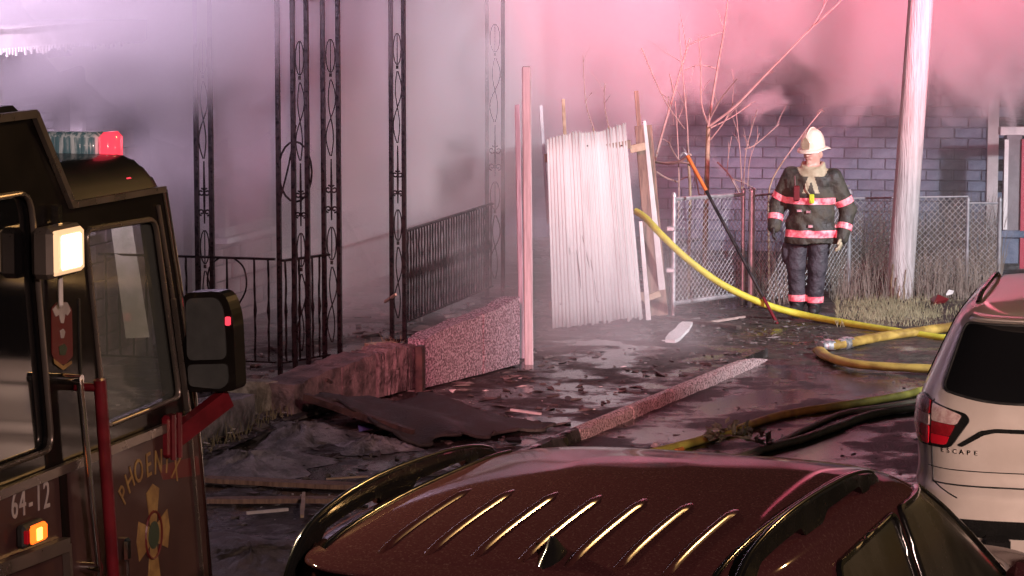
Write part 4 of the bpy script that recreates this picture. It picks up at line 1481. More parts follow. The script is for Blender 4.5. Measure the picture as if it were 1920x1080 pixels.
me.polygons.foreach_set('use_smooth', [True] * len(Fc))
bm = bmesh.new(); bm.from_mesh(me)
bmesh.ops.recalc_face_normals(bm, faces=bm.faces[:])
bm.normal_update(); bm.to_mesh(me)
body = bpy.data.objects.new('body', me)
C.objects.link(body)
body.parent = ff
def band(name, m, keep, planes, off=.006):
    """a band cut out of the body's own surface between planes, lifted off it"""
    b2 = bm.copy()
    for co, no in planes:
        bmesh.ops.bisect_plane(b2, geom=b2.verts[:] + b2.edges[:] + b2.faces[:], plane_co=co, plane_no=no, clear_outer=True)
    kill = [f for f in b2.faces if not keep(f.calc_center_median())]
    bmesh.ops.delete(b2, geom=kill, context='FACES')
    b2.normal_update()
    outs = [v.co + v.normal * off for v in b2.verts]
    for v, p in zip(b2.verts, outs):
        v.co = p
    q = bpy.data.meshes.new(name)
    b2.to_mesh(q); b2.free()
    q.materials.append(m)
    q.polygons.foreach_set('use_smooth', [True] * len(q.polygons))
    o = bpy.data.objects.new(name, q)
    C.objects.link(o)
    o.parent = ff
    return o
Zp = lambda z0, z1: [((0, 0, z0), (0, 0, -1)), ((0, 0, z1), (0, 0, 1))]
band('reflective_stripe', M['stripe'], lambda c: abs(c.x) < .245, Zp(1.09, 1.155))
band('reflective_stripe', M['stripe'], lambda c: abs(c.x) < .275, Zp(.765, .835))
for sg, (a, e, w) in arms.items():
    A, E, Wv = Vector(a), Vector(e), Vector(w)
    t = (Wv - E).normalized()
    cc = E.lerp(Wv, .62)
    band('reflective_stripe', M['stripe'], lambda c, cc=cc, sg=sg: (c - cc).length < .12 and c.x * sg > .24, [(cc - t * .03, -t), (cc + t * .03, t)])
    t = (E - A).normalized()
    cc = A.lerp(E, .74)
    band('reflective_stripe', M['stripe'], lambda c, cc=cc, sg=sg: (c - cc).length < .13 and c.x * sg > .235, [(cc - t * .032, -t), (cc + t * .032, t)])
band('reflective_stripe', M['stripe'], lambda c: c.x < -.01, Zp(.125, .19))
band('reflective_stripe', M['stripe'], lambda c: c.x > -.01, Zp(.115, .175))
bm.free()
# helmet
b = MB()
hc = Vector((.013, .0, 1.64))
NR = 28
prof = [(1.0, -.015), (1.02, .0), (.99, .05), (.9, .10), (.72, .145), (.45, .175), (.15, .186), (0.01, .187)]
tilt = HRZ @ Matrix.Rotation(R(9), 3, 'X')
vs, fs = [], []
for r, z in prof:
    for k in range(NR):
        a = 2 * math.pi * k / NR
        rr = .118 * r * (1 + .03 * abs(math.cos(4 * a)) * (1 if z > .02 else 0))
        p = tilt @ Vector((rr * math.cos(a) * .95, rr * 1.18 * math.sin(a), z))
        vs.append(hc + p)
for i in range(len(prof) - 1):
    for k in range(NR):
        fs.append((i * NR + k, i * NR + (k + 1) % NR, (i + 1) * NR + (k + 1) % NR, (i + 1) * NR + k))
b.add(vs, fs)
hel = b.build('helmet', M['helmet'], ff, smooth=60)
b = MB()
vs, fs = [], []
for j, (r, z) in enumerate([(.98, .0), (1.15, -.004), (1.36, -.022), (1.38, -.03), (1.34, -.03), (1.0, -.014)]):
    for k in range(NR):
        a = 2 * math.pi * k / NR
        back = max(0, math.sin(a))
        ex = 1 + (r - 1) * (.55 + .75 * back + .30 * abs(math.cos(a)))
        rr = .118 * ex
        p = tilt @ Vector((rr * math.cos(a) * .97, rr * 1.18 * math.sin(a), z + (.022 * abs(math.cos(a)) ** 3 - .03 * back) * (ex - 1) * 2.4))
        vs.append(hc + p)
for i in range(5):
    for k in range(NR):
        fs.append((i * NR + k, i * NR + (k + 1) % NR, (i + 1) * NR + (k + 1) % NR, (i + 1) * NR + k))
b.add(vs, fs)
b.build('brim', M['helmet'], hel, smooth=60)
b = MB()
b.plate([(-.04, 0), (.04, 0), (.045, .06), (.02, .10), (0, .115), (-.02, .10), (-.045, .06)], [], lambda p, t: hc + tilt @ Vector((p[0], -.139 - t + .35 * p[1] * .25, p[1] + .012)), 0, .008)
b.build('front_piece', M['tan'], hel)
b = MB().tube([hc + tilt @ Vector((0, .138 * math.cos(a) * 1.0, .01 + .186 * math.sin(a))) for a in [R(20) + R(14) * i for i in range(11)]], .008, 6)
b.build('comb', M['helmet'], hel, smooth=60)
# gloves, five fingers each
def glove(wrist, elbow, sg, m, curl):
    w = Vector(wrist)
    d = (w - Vector(elbow)).normalized()
    out = Vector((sg, 0, 0))
    out = (out - d * out.dot(d)).normalized()
    fwd = d.cross(out) * sg                        # thumb side, to the front
    if fwd.y > 0: fwd = -fwd
    lo, hi = w - Vector((.13, .13, .23)), w + Vector((.13, .13, .08))
    f = Field(lo, hi, .0045)
    o = w - d * .01
    f.cone(o - d * .05, o + d * .02, .052, .038, .01)
    for k in range(4):
        q = o + fwd * (.028 - .019 * k)
        f.cone(o + d * .02 + fwd * (.018 - .012 * k), q + d * .085, .02, .016, .012)
        L1 = (.036, .042, .039, .03)[k]
        kn_ = q + d * .088
        mid = kn_ + (d * .9 - out * curl).normalized() * L1
        tip = mid + (d * .55 - out * (curl + .35)).normalized() * L1 * .75
        f.cone(kn_, mid, .0125, .0115, .004)
        f.cone(mid, tip, .0115, .0095, .003)
    th0 = o + d * .03 + fwd * .03
    th1 = th0 + (d * .7 + fwd * .7 - out * .2).normalized() * .045
    th2 = th1 + (d * .9 + fwd * .15 - out * .2).normalized() * .034
    f.cone(th0, th1, .018, .014, .01)
    f.cone(th1, th2, .0135, .011, .004)
    V, Fc = f.mesh()
    b = MB().add(V.tolist(), Fc.tolist())
    return b.build('glove', m, ff, smooth='all')
glove(arms[-1][2], arms[-1][1], -1, M['glove'], .35)
glove(arms[1][2], arms[1][1], 1, M['tan'], .25)  # paler material puts the light on this hand into its colour
# things clipped to the coat
b = MB().box((.03, -.185, 1.15), (.05, .03, .09), bev=.008)
b.box((.035, -.2, 1.12), (.03, .012, .03), bev=.004)
b.build('alarm', M['lime'], ff)
b = MB().box((-.12, -.165, 1.20), (.06, .045, .15), bev=.01)
b.tube([(-.135, -.165, 1.27), (-.14, -.165, 1.37)], .007, 6)
b.build('radio', M['crest_red'], ff)
for (x, z) in ((.0, 1.02), (.02, .88), (-.09, 1.03)):
    MB().box((x, -.17, z), (.05, .02, .03), bev=.005).build('clasp', M['alu'], ff)
b = MB().tube(smooth_path([(-.04, -.12, 1.38), (-.03, -.165, 1.25), (.02, -.185, 1.18)], 5), .006, 5)
b.build('strap', M['tan'], ff)

# ------------------------------------------------------------------ cars: a body of stacked rings, panes and lamps cut to its surface
class Shell:
    """levels: (z, half width, rear y, front y, squareness); rings are superellipses, so every place on the skin can be asked for"""
    def __init__(s, levels, n=170):
        a = np.array(levels, float)
        z = np.linspace(a[0, 0], a[-1, 0], n)
        cols = []
        for k in range(1, 5):
            c = np.interp(z, a[:, 0], a[:, k])
            pad = np.r_[[c[0]] * 3, c, [c[-1]] * 3]
            cols.append(np.convolve(pad, np.ones(7) / 7, 'valid'))
        s.z, s.W, s.r, s.f, s.n = z, *cols
        s.tab = {}
    def at(s, z):
        return [float(np.interp(z, s.z, q)) for q in (s.W, s.r, s.f, s.n)]
    def half(s, z):
        """rear centre -> side -> front centre, as points with arc lengths"""
        k = round(z, 4)
        if k not in s.tab:
            W, r, f, n = s.at(z)
            t = np.linspace(0, math.pi, 500)
            yc, a = (r + f) / 2, (f - r) / 2
            x = W * np.abs(np.sin(t)) ** (2 / n)
            y = yc - a * np.sign(np.cos(t)) * np.abs(np.cos(t)) ** (2 / n)
            L = np.r_[0, np.cumsum(np.hypot(np.diff(x), np.diff(y)))]
            s.tab[k] = (x, y, L)
        return s.tab[k]
    def surf(s, a, z):              # a: arc length from the rear centre, negative to the left
        x, y, L = s.half(z)
        sg = 1 if a >= 0 else -1
        return Vector((sg * float(np.interp(abs(a), L, x)), float(np.interp(abs(a), L, y)), z))
    def side(s, y, z, sg=1):
        W, r, f, n = s.at(z)
        yc, a = (r + f) / 2, (f - r) / 2
        q = min(1, abs((y - yc) / a))
        return Vector((sg * W * max(0, 1 - q ** n) ** (1 / n), y, z))
    def roof(s, x, y):
        lo, hi = 1.0, s.z[-1]
        for _ in range(30):
            m = (lo + hi) / 2
            W, r, f, n = s.at(m)
            yc, a = (r + f) / 2, (f - r) / 2
            ok = W > 1e-4 and a > 1e-4 and (abs(x / W) ** n + abs((y - yc) / a) ** n) < 1
            lo, hi = (m, hi) if ok else (lo, m)
        return Vector((x, y, lo))
    def body(s, name, m, parent, nt=96):
        b = MB()
        t = np.linspace(0, 2 * math.pi, nt, endpoint=False)
        vs = []
        for i, z in enumerate(s.z):
            W, r, f, n = s.W[i], s.r[i], s.f[i], s.n[i]
            yc, a = (r + f) / 2, (f - r) / 2
            for q in t:
                c, d = math.sin(q), math.cos(q)
                vs.append((W * math.copysign(abs(c) ** (2 / n), c), yc - a * math.copysign(abs(d) ** (2 / n), d), z))
        fs = []
        for i in range(len(s.z) - 1):
            for k in range(nt):
                fs.append((i * nt + k, i * nt + (k + 1) % nt, (i + 1) * nt + (k + 1) % nt, (i + 1) * nt + k))
        fs.append(tuple(range(nt))[::-1])
        fs.append(tuple((len(s.z) - 1) * nt + k for k in range(nt)))
        b.add(vs, fs)
        return b.build(name, m, parent, smooth=50)
def patch(name, poly, fn, off, th, m, parent, cuts=3, trim=None, trim_r=.008, trim_name='trim'):
    """a curved plate cut to the polygon, lying off the skin fn(a, z) by off"""
    bm = bmesh.new()
    vs = [bm.verts.new((p[0], p[1], 0)) for p in poly]
    tris = tessellate_polygon([[Vector((p[0], p[1], 0)) for p in poly]])
    for t in tris:
        try: bm.faces.new([vs[i] for i in t])
        except ValueError: pass
    for _ in range(cuts):
        long = [e for e in bm.edges if e.calc_length() > .05]
        if long:
            bmesh.ops.subdivide_edges(bm, edges=long, cuts=1, use_grid_fill=False)
            bmesh.ops.triangulate(bm, faces=bm.faces[:])
    bm.verts.index_update()
    e = .004
    def nrm(a, z):
        u = fn(a + e, z) - fn(a - e, z)
        v = fn(a, z + e) - fn(a, z - e)
        n = u.cross(v)
        return n.normalized() if n.length > 1e-9 else Vector((0, -1, 0))
    sg = 1
    P = [(v.co.x, v.co.y) for v in bm.verts]
    mid = Vector((sum(p[0] for p in P) / len(P), sum(p[1] for p in P) / len(P)))
    nm = nrm(*mid)
    if nm.dot(fn(*mid) - Vector((0, 2.2, .8))) < 0: sg = -1
    b = MB()
    N = len(P)
    top = [fn(*p) + nrm(*p) * sg * off for p in P]
    bot = [fn(*p) + nrm(*p) * sg * (off - th) for p in P]
    F = [[v.index for v in f.verts] for f in bm.faces]
    rim = [(x.verts[0].index, x.verts[1].index) for x in bm.edges if len(x.link_faces) == 1]
    b.add(top + bot, F + [[i + N for i in f][::-1] for f in F] + [(i, j, j + N, i + N) for i, j in rim])
    bm.free()
    o = b.build(name, m, parent, smooth=40)
    if trim:
        pts = []
        n = len(poly)
        for i in range(n):
            p, q = Vector(poly[i]), Vector(poly[(i + 1) % n])
            k = max(1, int((q - p).length / .05))
            for j in range(k):
                w = p.lerp(q, j / k)
                pts.append(fn(w.x, w.y) + nrm(w.x, w.y) * sg * off)
        MB().tube(pts, trim_r, 6, close=True).build(trim_name, trim, o, smooth=60)
    return o
def wheel(parent, x, y, r, w=.22):
    b = MB()
    sg = 1 if x > 0 else -1
    n = 28
    prof = [(r * .62, -w / 2), (r * .93, -w / 2), (r, -w * .36), (r, w * .36), (r * .93, w / 2), (r * .62, w / 2)]
    def ringp(rr, ox):
        return [(x + ox, y + rr * math.cos(2 * math.pi * k / n), r + rr * math.sin(2 * math.pi * k / n)) for k in range(n)]
    vs = [p for rr, ox in prof for p in ringp(rr, ox)]
    fs = [(i * n + k, i * n + (k + 1) % n, (i + 1) % 6 * n + (k + 1) % n, (i + 1) % 6 * n + k) for i in range(6) for k in range(n)]
    tw = b.add(vs, fs).build('wheel', M['rubber'], parent, smooth=40)
    b = MB()
    for k in range(5):
        a = 2 * math.pi * k / 5
        b.beam((x + sg * w * .3, y, r), (x + sg * w * .3, y + r * .63 * math.cos(a), r + r * .63 * math.sin(a)), .07, .03, (1, 0, 0))
    b.box((x, y, r), (w * .5, .14, .14), bev=.03)
    b.build('rim', M['alu'], tw)

# pale car at the right edge, seen from behind
EX, EY, ER = 3.005, 15.5, R(14)
esc = thing('parked_car', 'pale champagne coloured car seen from behind at the right edge', 'car', (EX, EY, .03), -ER)
lv = [(.22, .80, .12, 4.3, 6), (.30, .87, .03, 4.42, 6), (.45, .915, -.01, 4.48, 6), (.62, .925, .0, 4.5, 6), (.66, .918, .03, 4.5, 6), (.72, .918, .045, 4.5, 6), (.76, .92, .04, 4.48, 6),
      (.88, .925, .03, 4.4, 6), (.96, .92, .035, 4.2, 6), (1.06, .905, .06, 3.7, 6), (1.12, .885, .085, 3.5, 6), (1.2, .85, .14, 3.3, 6), (1.35, .785, .27, 3.08, 6),
      (1.5, .715, .40, 2.85, 6), (1.535, .68, .45, 2.75, 5.5), (1.565, .63, .56, 2.6, 5), (1.585, .56, .78, 2.4, 4), (1.60, .43, 1.0, 2.2, 3), (1.61, .2, 1.3, 1.95, 2.5), (1.614, .02, 1.55, 1.65, 2)]
E = Shell(lv)
E.body('body', M['champagne'], esc)
for (wx_, wy_) in ((.77, .85), (-.77, .85), (.77, 3.55), (-.77, 3.55)):
    wheel(esc, wx_, wy_, .35)
ef = lambda a, z: E.surf(a, z)
gp_ = rounded([(-.74, 1.165), (-.45, 1.115), (.45, 1.115), (.74, 1.165), (.655, 1.50), (-.655, 1.50)], [.05, .3, .3, .05, .05, .05], 5)
patch('rear_window', gp_, ef, .006, .02, M['darkglass'], esc, cuts=4, trim=M['rubber'], trim_r=.008, trim_name='seal')
# spoiler over the window
b = MB()
def spf(u, v):
    x = (u - .5) * 1.30
    z0 = 1.515 + .03 * v
    p = E.surf(x, min(1.56, z0))
    return (p.x, p.y - .10 * math.sin(math.pi * v) ** .8 * (1 - abs(2 * u - 1) ** 6) - .004, p.z + .008 * math.sin(math.pi * v))
b.grid(spf, 40, 10)
b.build('spoiler', M['champagne'], esc, smooth='all')
# lamps
for sg in (-1, 1):
    f2 = lambda a, z, sg=sg: E.surf(a * sg, z - .10)
    base_ = patch('tail_lamp', rounded([(.575, 1.155), (.555, 1.12), (.665, .965), (1.0, .955), (1.24, 1.05), (1.22, 1.18), (.93, 1.225), (.80, 1.20)], .03, 3), f2, .012, .03, M['plastic'], esc, cuts=3)
    patch('lens', rounded([(.60, 1.145), (.70, 1.172), (.795, 1.19), (.795, 1.10), (.63, 1.09)], .015, 3), f2, .02, .012, M['lamp_clear'], base_, cuts=2)
    patch('lens', rounded([(.635, 1.088), (.795, 1.098), (.795, 1.035), (.665, 1.03)], .01, 3), f2, .019, .012, M['lamp_red'], base_, cuts=2)
    patch('lens', rounded([(.668, 1.028), (.795, 1.033), (.795, .98), (.69, .982)], .01, 3), f2, .02, .012, M['lamp_bright'], base_, cuts=2)
    patch('lens', rounded([(.822, 1.20), (.93, 1.212), (1.2, 1.17), (1.2, 1.13), (.822, 1.13)], .015, 3), f2, .02, .012, M['lamp_red'], base_, cuts=2)
    patch('lens', rounded([(.822, 1.128), (1.2, 1.125), (1.2, 1.075), (.822, 1.07)], .01, 3), f2, .02, .012, M['lamp_clear'], base_, cuts=2)
    patch('lens', rounded([(.822, 1.068), (1.2, 1.072), (1.19, 1.05), (.99, .975), (.822, .972)], .015, 3), f2, .02, .012, M['lamp_bright'], base_, cuts=2)
# shut lines, licence recess, bumper strips
def seam(pts, r=.004, m='rubber', name='shut_line'):
    P = []
    for i in range(len(pts) - 1):
        for k in range(30):
            t = k / 30
            P.append(ef(pts[i][0] + (pts[i + 1][0] - pts[i][0]) * t, pts[i][1] + (pts[i + 1][1] - pts[i][1]) * t))
    P.append(ef(*pts[-1]))
    MB().tube(P, r, 5).build(name, M[m], esc)
seam([(-.81, 1.11), (-.81, .855), (-.80, .67), (-.62, .60)])
seam([(.81, 1.11), (.81, .855), (.80, .67), (.62, .60)])
seam([(-.80, .665), (.80, .665)], .005)
seam([(-.86, .745), (.86, .745)], .003)
patch('licence_recess', rounded([(-.63, .935), (-.5, 1.02), (-.42, 1.035), (.42, 1.035), (.5, 1.02), (.63, .935), (.6, .925), (.48, .997), (.42, 1.013), (-.42, 1.013), (-.48, .997), (-.6, .925)], .012, 2), lambda a, z: E.surf(a, z - .05), .004, .02, M['plastic'], esc, cuts=3)
patch('bumper_strip', rounded([(-.66, .49), (.66, .49), (.66, .395), (-.60, .395)], .02, 3), ef, .012, .03, M['plastic'], esc, cuts=4)
patch('licence_plate', [(-.15, .80), (.15, .80), (.15, .95), (-.15, .95)], ef, .008, .01, M['offwhite'], esc, cuts=1)
for sg in (-1, 1):
    b = MB().tube([(sg * .43, .02, .25), (sg * .43, -.02, .25)], .05, 14)
    b.build('exhaust', M['plastic'], esc, smooth=40)
    MB().box((sg * .40, .0, .33), (.16, .1, .16), bev=.03).build('bumper_insert', M['plastic'], esc)
    rr = [E.roof(sg * .60, y) + Vector((0, 0, .0)) for y in np.linspace(.95, 2.4, 12)]
    rr = [p + Vector((0, 0, .03 * math.sin(min(1, i / 2, (11 - i) / 2) * math.pi / 2))) for i, p in enumerate(rr)]
    MB().tube(rr, .016, 6).build('roof_rail', M['plastic'], esc, smooth=60)
    pl = rounded([(.75, 1.16), (1.0, 1.14), (2.9, 1.12), (2.2, 1.5), (.95, 1.5)], .05, 3)
    patch('side_window', pl, lambda y, z, sg=sg: E.side(y, z, sg), .006, .02, M['darkglass'], esc, cuts=4)
word = 'ESCAPE'
def lf(i):
    def f(x, y, d):
        p = E.surf(-.72 + i * .04 + x * .04, .838 + y * .036)
        return p + Vector((0, -.003 - .006 * d, 0))
    return f
glyphs(word, [lf(i) for i in range(6)], M['chrome'], 'lettering', esc)
MB().lathe([(.0, 0), (1, .0), (1, .012), (0, .014)], (0, 0, 0), 20, sx=.075, sy=.03)
b = MB()
n = 20
bc = [E.surf(-.0 + .08 * math.cos(2 * math.pi * k / n), 1.055 + .032 * math.sin(2 * math.pi * k / n)) + Vector((0, -.006, 0)) for k in range(n)]
b.add(bc, [tuple(range(n))])
b.build('badge', M['blackpaint'], esc, fix=False)

# dark red car in the foreground: wet ribbed roof
CR = R(21)
red = thing('parked_car', 'dark maroon car with a wet ribbed roof and arched roof rails', 'car', (-.13, 8.72, .0), -CR)
lv = [(.24, .82, .12, 4.5, 6), (.34, .90, .03, 4.62, 6), (.6, .95, -.02, 4.7, 6), (.9, .955, .0, 4.62, 6), (1.0, .95, .01, 4.4, 6), (1.08, .94, .03, 3.75, 6), (1.16, .915, .05, 3.55, 6),
      (1.3, .87, .10, 3.28, 6), (1.45, .815, .15, 2.98, 6), (1.55, .775, .19, 2.78, 5.5), (1.61, .745, .22, 2.62, 5), (1.645, .715, .26, 2.5, 4.6), (1.67, .67, .38, 2.36, 4), (1.70, .60, .62, 2.2, 3.6), (1.725, .48, .95, 2.05, 3), (1.742, .28, 1.25, 1.85, 2.6), (1.75, .04, 1.45, 1.6, 2)]
lv = [(z * 1.022, w * 1.095, r, f, n) for (z, w, r, f, n) in lv]
K = Shell(lv, 220)
K.body('body', M['maroon'], red, 120)
for (wx_, wy_) in ((.85, .95), (-.85, .95), (.85, 3.75), (-.85, 3.75)):
    wheel(red, wx_, wy_, .37)
for k in range(8):
    x = -.43 + k * .158
    b = MB()
    def rf(u, v, x=x):
        y = .30 + .80 * v
        q = K.roof(x + (u - .5) * .034, y)
        h = .014 * math.sin(math.pi * u) * min(1, v * 10, (1 - v) * 7)
        return (q.x, q.y, q.z - .0015 + h)
    b.grid(rf, 8, 24)
    b.build('roof_rib', M['rib'], red, smooth='all')
# rails: a fin standing on two feet, with a slot below
for sg in (-1, 1):
    n = 90
    top, bot = [], []
    for i in range(n + 1):
        t = i / n
        y = .22 + 1.86 * t
        x = sg * (.735 + .012 * math.sin(t * math.pi))
        q = K.roof(x * .97, y)
        h = .075 * math.sin(math.pi * min(1, .06 + t * .94)) ** .55 + .006
        slot = -.012 + .036 * max(0, min(1, (t - .14) / .03, (.44 - t) / .03), min(1, (t - .56) / .03, (.86 - t) / .03))
        top.append(Vector((x, y, q.z + h)))
        bot.append(Vector((x, y, q.z + slot * (1 if h > .04 else 0) - .004)))
    b = MB()
    vs = []
    for i in range(n + 1):
        o = Vector((.02, 0, 0))
        vs += [bot[i] - o, bot[i] + o, top[i] + o * .8, top[i] + Vector((0, 0, .008)), top[i] - o * .8]
    fs = [tuple(range(5))[::-1], tuple(n * 5 + k for k in range(5))]
    for i in range(n):
        for k in range(5):
            fs.append((i * 5 + k, i * 5 + (k + 1) % 5, i * 5 + 5 + (k + 1) % 5, i * 5 + 5 + k))
    b.add(vs, fs)
    b.build('roof_rail', M['plastic'], red, smooth=35)
    MB().tube([p + Vector((0, 0, .006)) for p in top], .009, 8).build('rail_glint_edge', M['beadblack'], red, smooth=60)  # bead added along the rail top to catch a highlight line
    gut = [K.roof(sg * .655, .30 + 1.75 * i / 16) + Vector((0, 0, .002)) for i in range(17)]
    MB().tube(gut, .009, 8).build('roof_gutter', M['beadblack'], red, smooth=60)
    sf = lambda y, z, sg=sg: K.side(y, z, sg)
    # door panes, with dark frames and the pillar between
    patch('side_window', rounded([(1.95, 1.12), (3.22, 1.14), (2.60, 1.59), (2.02, 1.605)], [.03, .06, .08, .04], 4), sf, .006, .02, M['greyglass'], red, cuts=4, trim=M['plastic'], trim_r=.014, trim_name='frame')
    patch('side_window', rounded([(.98, 1.12), (1.86, 1.12), (1.93, 1.605), (1.1, 1.58)], [.05, .03, .04, .06], 4), sf, .006, .02, M['greyglass'], red, cuts=4, trim=M['plastic'], trim_r=.014, trim_name='frame')
    patch('quarter_window', rounded([(.50, 1.16), (.88, 1.14), (1.0, 1.565), (.62, 1.535)], .06, 4), sf, .006, .02, M['greyglass'], red, cuts=3, trim=M['plastic'], trim_r=.012, trim_name='frame')
    # wing mirror
    b = MB().box((sg * 1.15, 2.95, 1.18), (.2, .12, .15), bev=.04)
    b.box((sg * 1.03, 2.97, 1.13), (.1, .05, .04))
    b.build('wing_mirror', M['maroon'], red)
    base_ = patch('tail_lamp', rounded([(.62, 1.08), (.62, .9), (1.1, .9), (1.15, 1.10)], .03, 3), lambda a, z, sg=sg: K.surf(a * sg, z), .01, .03, M['lamp_red'], red, cuts=3)
kf_ = lambda a, z: K.surf(a, z)
patch('rear_window', rounded([(-.76, 1.14), (.76, 1.14), (.70, 1.50), (-.70, 1.50)], .06, 4), kf_, .006, .02, M['darkglass'], red, cuts=4, trim=M['rubber'], trim_name='seal')
patch('windscreen', rounded([(-.68, 1.2), (.68, 1.2), (.56, 1.60), (-.56, 1.60)], .06, 4), lambda a, z: Vector((K.surf(a, z).x, K.at(z)[2] - (K.surf(a, z).y - K.at(z)[1]), z)), .006, .02, M['darkglass'], red, cuts=4)
b = MB()
def sp2(u, v):
    x = (u - .5) * 1.42
    q = K.surf(x * 1.09, 1.635 + .03 * v)
    return (q.x, q.y - .13 * math.sin(math.pi * v) ** .7 * (1 - abs(2 * u - 1) ** 8) - .003, 1.635 + .045 * v)
b.grid(sp2, 40, 10)
b.build('spoiler', M['maroon'], red, smooth='all')
# antenna fin
q = K.roof(.13, .30)
b = MB()
vs, fs = [], []
for (w, y0, y1, z) in ((.042, -.02, .21, -.01), (.040, .0, .20, .012), (.026, .035, .15, .04), (.014, .05, .11, .068), (.006, .06, .085, .084)):
    for k in range(12):
        a = 2 * math.pi * k / 12
        vs.append((q.x + w * math.sin(a), q.y + (y0 + y1) / 2 - (y1 - y0) / 2 * math.cos(a), q.z + z))
for i in range(4):
    for k in range(12):
        fs.append((i * 12 + k, i * 12 + (k + 1) % 12, (i + 1) * 12 + (k + 1) % 12, (i + 1) * 12 + k))
fs += [tuple(range(12))[::-1], tuple(48 + k for k in range(12))]
b.add(vs, fs)
b.build('antenna_fin', M['plastic'], red, smooth=50)
b = MB().box((0, -.02, .85), (1.5, .02, .03), bev=.005)
b.build('tailgate_trim', M['chrome'], red)

# ------------------------------------------------------------------ fire engine at the left
TT = R(17.1)
TO = Vector((-1.52, 11.0, 0))
fe = thing('fire_engine', 'black and red fire engine cab with light bar at the left edge', 'fire engine', TO, -TT)
TI = MW[fe].inverted()
TCP = TI @ CP
def tray(px, py):
    return TI.to_3x3() @ ray(px, py)
def ts(px, py, x=0.0):              # on the cab's side, x metres off it -> (y, z)
    d = tray(px, py)
    k = (x - TCP.x) / d.x
    p = TCP + d * k
    return (p.y, p.z)
def tb(px, py, y):                  # on a cross plane at y -> (x, z)
    d = tray(px, py)
    k = (y - TCP.y) / d.y
    p = TCP + d * k
    return (p.x, p.z)
side_out = [ts(60, 213), ts(131, 386), ts(303, 356), ts(330, 530), ts(360, 750), ts(388, 1080)]
zb_ = .55
yb = -1.9
lastf = side_out[-1]
out = [(yb, side_out[0][1])] + side_out + [(lastf[0] + .02, zb_), (yb, zb_)]
w1 = rounded([ts(158, 432), ts(289, 410), ts(335, 744), ts(196, 800)], [.05, .06, .05, .05], 4)
w2 = rounded([(ts(-60, 372)[0], ts(50, 360)[1]), ts(55, 360), ts(96, 842), (ts(-60, 372)[0], ts(96, 842)[1])], [.02, .09, .07, .02], 5)
TW = 2.4
for x0, nm in ((0, 'cab_side'), (-TW, 'cab_side')):
    b = MB()
    b.plate(out, [w1, w2], lambda p, t, x0=x0: (x0 + (t if x0 == 0 else -t), p[0], p[1]), -.05, 0)
    b.build(nm, M['truck_black'], fe)
def edge_tube(poly, x, r, m, name, parent=fe, close=True):
    P = [Vector((x, p[0], p[1])) for p in poly]
    return MB().tube(P, r, 6, close=close).build(name, m, parent, smooth=60)
for x0 in (0, -TW):
    for wpoly in (w1, w2):
        sg = 1 if x0 == 0 else -1
        f = edge_tube(wpoly, x0 + sg * .004, .011, M['trim'] if x0 == 0 else M['rubber'], 'window')
        MB().plate(wpoly, [], lambda p, t, x0=x0, sg=sg: (x0 - sg * .02 + t, p[0], p[1]), -.003, .003).build('pane', M['glass'] if wpoly is w1 else M['darkglass'], f)
# lower skin: dark red plates under the belt line
belt = [ts(-60, 948), ts(0, 922), ts(326, 792), ts(366, 776)]
low = [(yb, belt[0][1]), belt[1], belt[2], belt[3], (lastf[0] - .01, lastf[1]), (lastf[0] - .005, zb_ + .01), (yb, zb_ + .01)]
b = MB().plate(low, [], lambda p, t: (t, p[0], p[1]), .001, .012)
b.build('lower_panel', M['truck_red'], fe)
b = MB()
for i in range(3):
    a, c = belt[i], belt[i + 1]
    b.beam((.02, a[0], a[1]), (.02, c[0], c[1]), .022, .035, (0, 0, 1))
b.build('belt_moulding', M['trim'], fe)
# door gaps
def vline(px0, py0, px1, py1, r, m, name, x=.014):
    a, c = ts(px0, py0, x), ts(px1, py1, x)
    MB().beam((x, a[0], a[1]), (x, c[0], c[1]), r, r * 2, (0, 0, 1)).build(name, m, fe)
a, c = ts(116, 880, .012), ts(134, 1090, .012)
MB().plate([(a[0] - .03, a[1]), (a[0] + .03, a[1]), (c[0] + .03, c[1] - .3), (c[0] - .03, c[1] - .3)], [], lambda p, t: (t, p[0], p[1]), .012, .016).build('door_pillar', M['truck_black'], fe)
vline(148, 560, 152, 720, .006, M['rubber'], 'door_gap', .003)
a = ts(330, 790)
P = [ts(318, 560), ts(345, 770), ts(372, 1085)]
for i in range(2):
    MB().beam((.016, P[i][0], P[i][1]), (.016, P[i + 1][0], P[i + 1][1]), .01, .02, (1, 0, 0)).build('door_edge', M['trim'], fe)
P = [ts(303, 358), ts(330, 530), ts(360, 750), ts(388, 1080)]
b = MB().tube([Vector((.004, p[0] + .012, p[1])) for p in P], .016, 8)
b.build('corner_post', M['chrome'], fe, smooth=60)
P = [ts(294, 385), ts(322, 560), ts(352, 770)]
MB().tube([Vector((.006, p[0], p[1])) for p in P], .009, 6).build('corner_trim', M['trim'], fe, smooth=60)
# roofs
zr, zf = side_out[0][1], side_out[2][1]
y0, y1, y2 = side_out[0][0], side_out[1][0], side_out[2][0]
zk = side_out[1][1]
b = MB()
b.hexa([(-TW, yb, zr - .04), (.0, yb, zr - .04), (.0, y0, zr - .04), (-TW, y0, zr - .04), (-TW + .1, yb, zr + .03), (-.06, yb, zr + .03), (-.06, y0 - .03, zr + .03), (-TW + .1, y0 - .03, zr + .03)])
b.build('crew_roof', M['truck_black'], fe)
b = MB()
b.hexa([(-TW, y0 - .02, zr - .05), (0, y0 - .02, zr - .05), (0, y1, zk - .0), (-TW, y1, zk - .0), (-TW, y0, zr + .005), (0, y0, zr + .005), (0, y1 + .03, zk + .03), (-TW, y1 + .03, zk + .03)])
b.build('roof_step', M['truck_black'], fe)
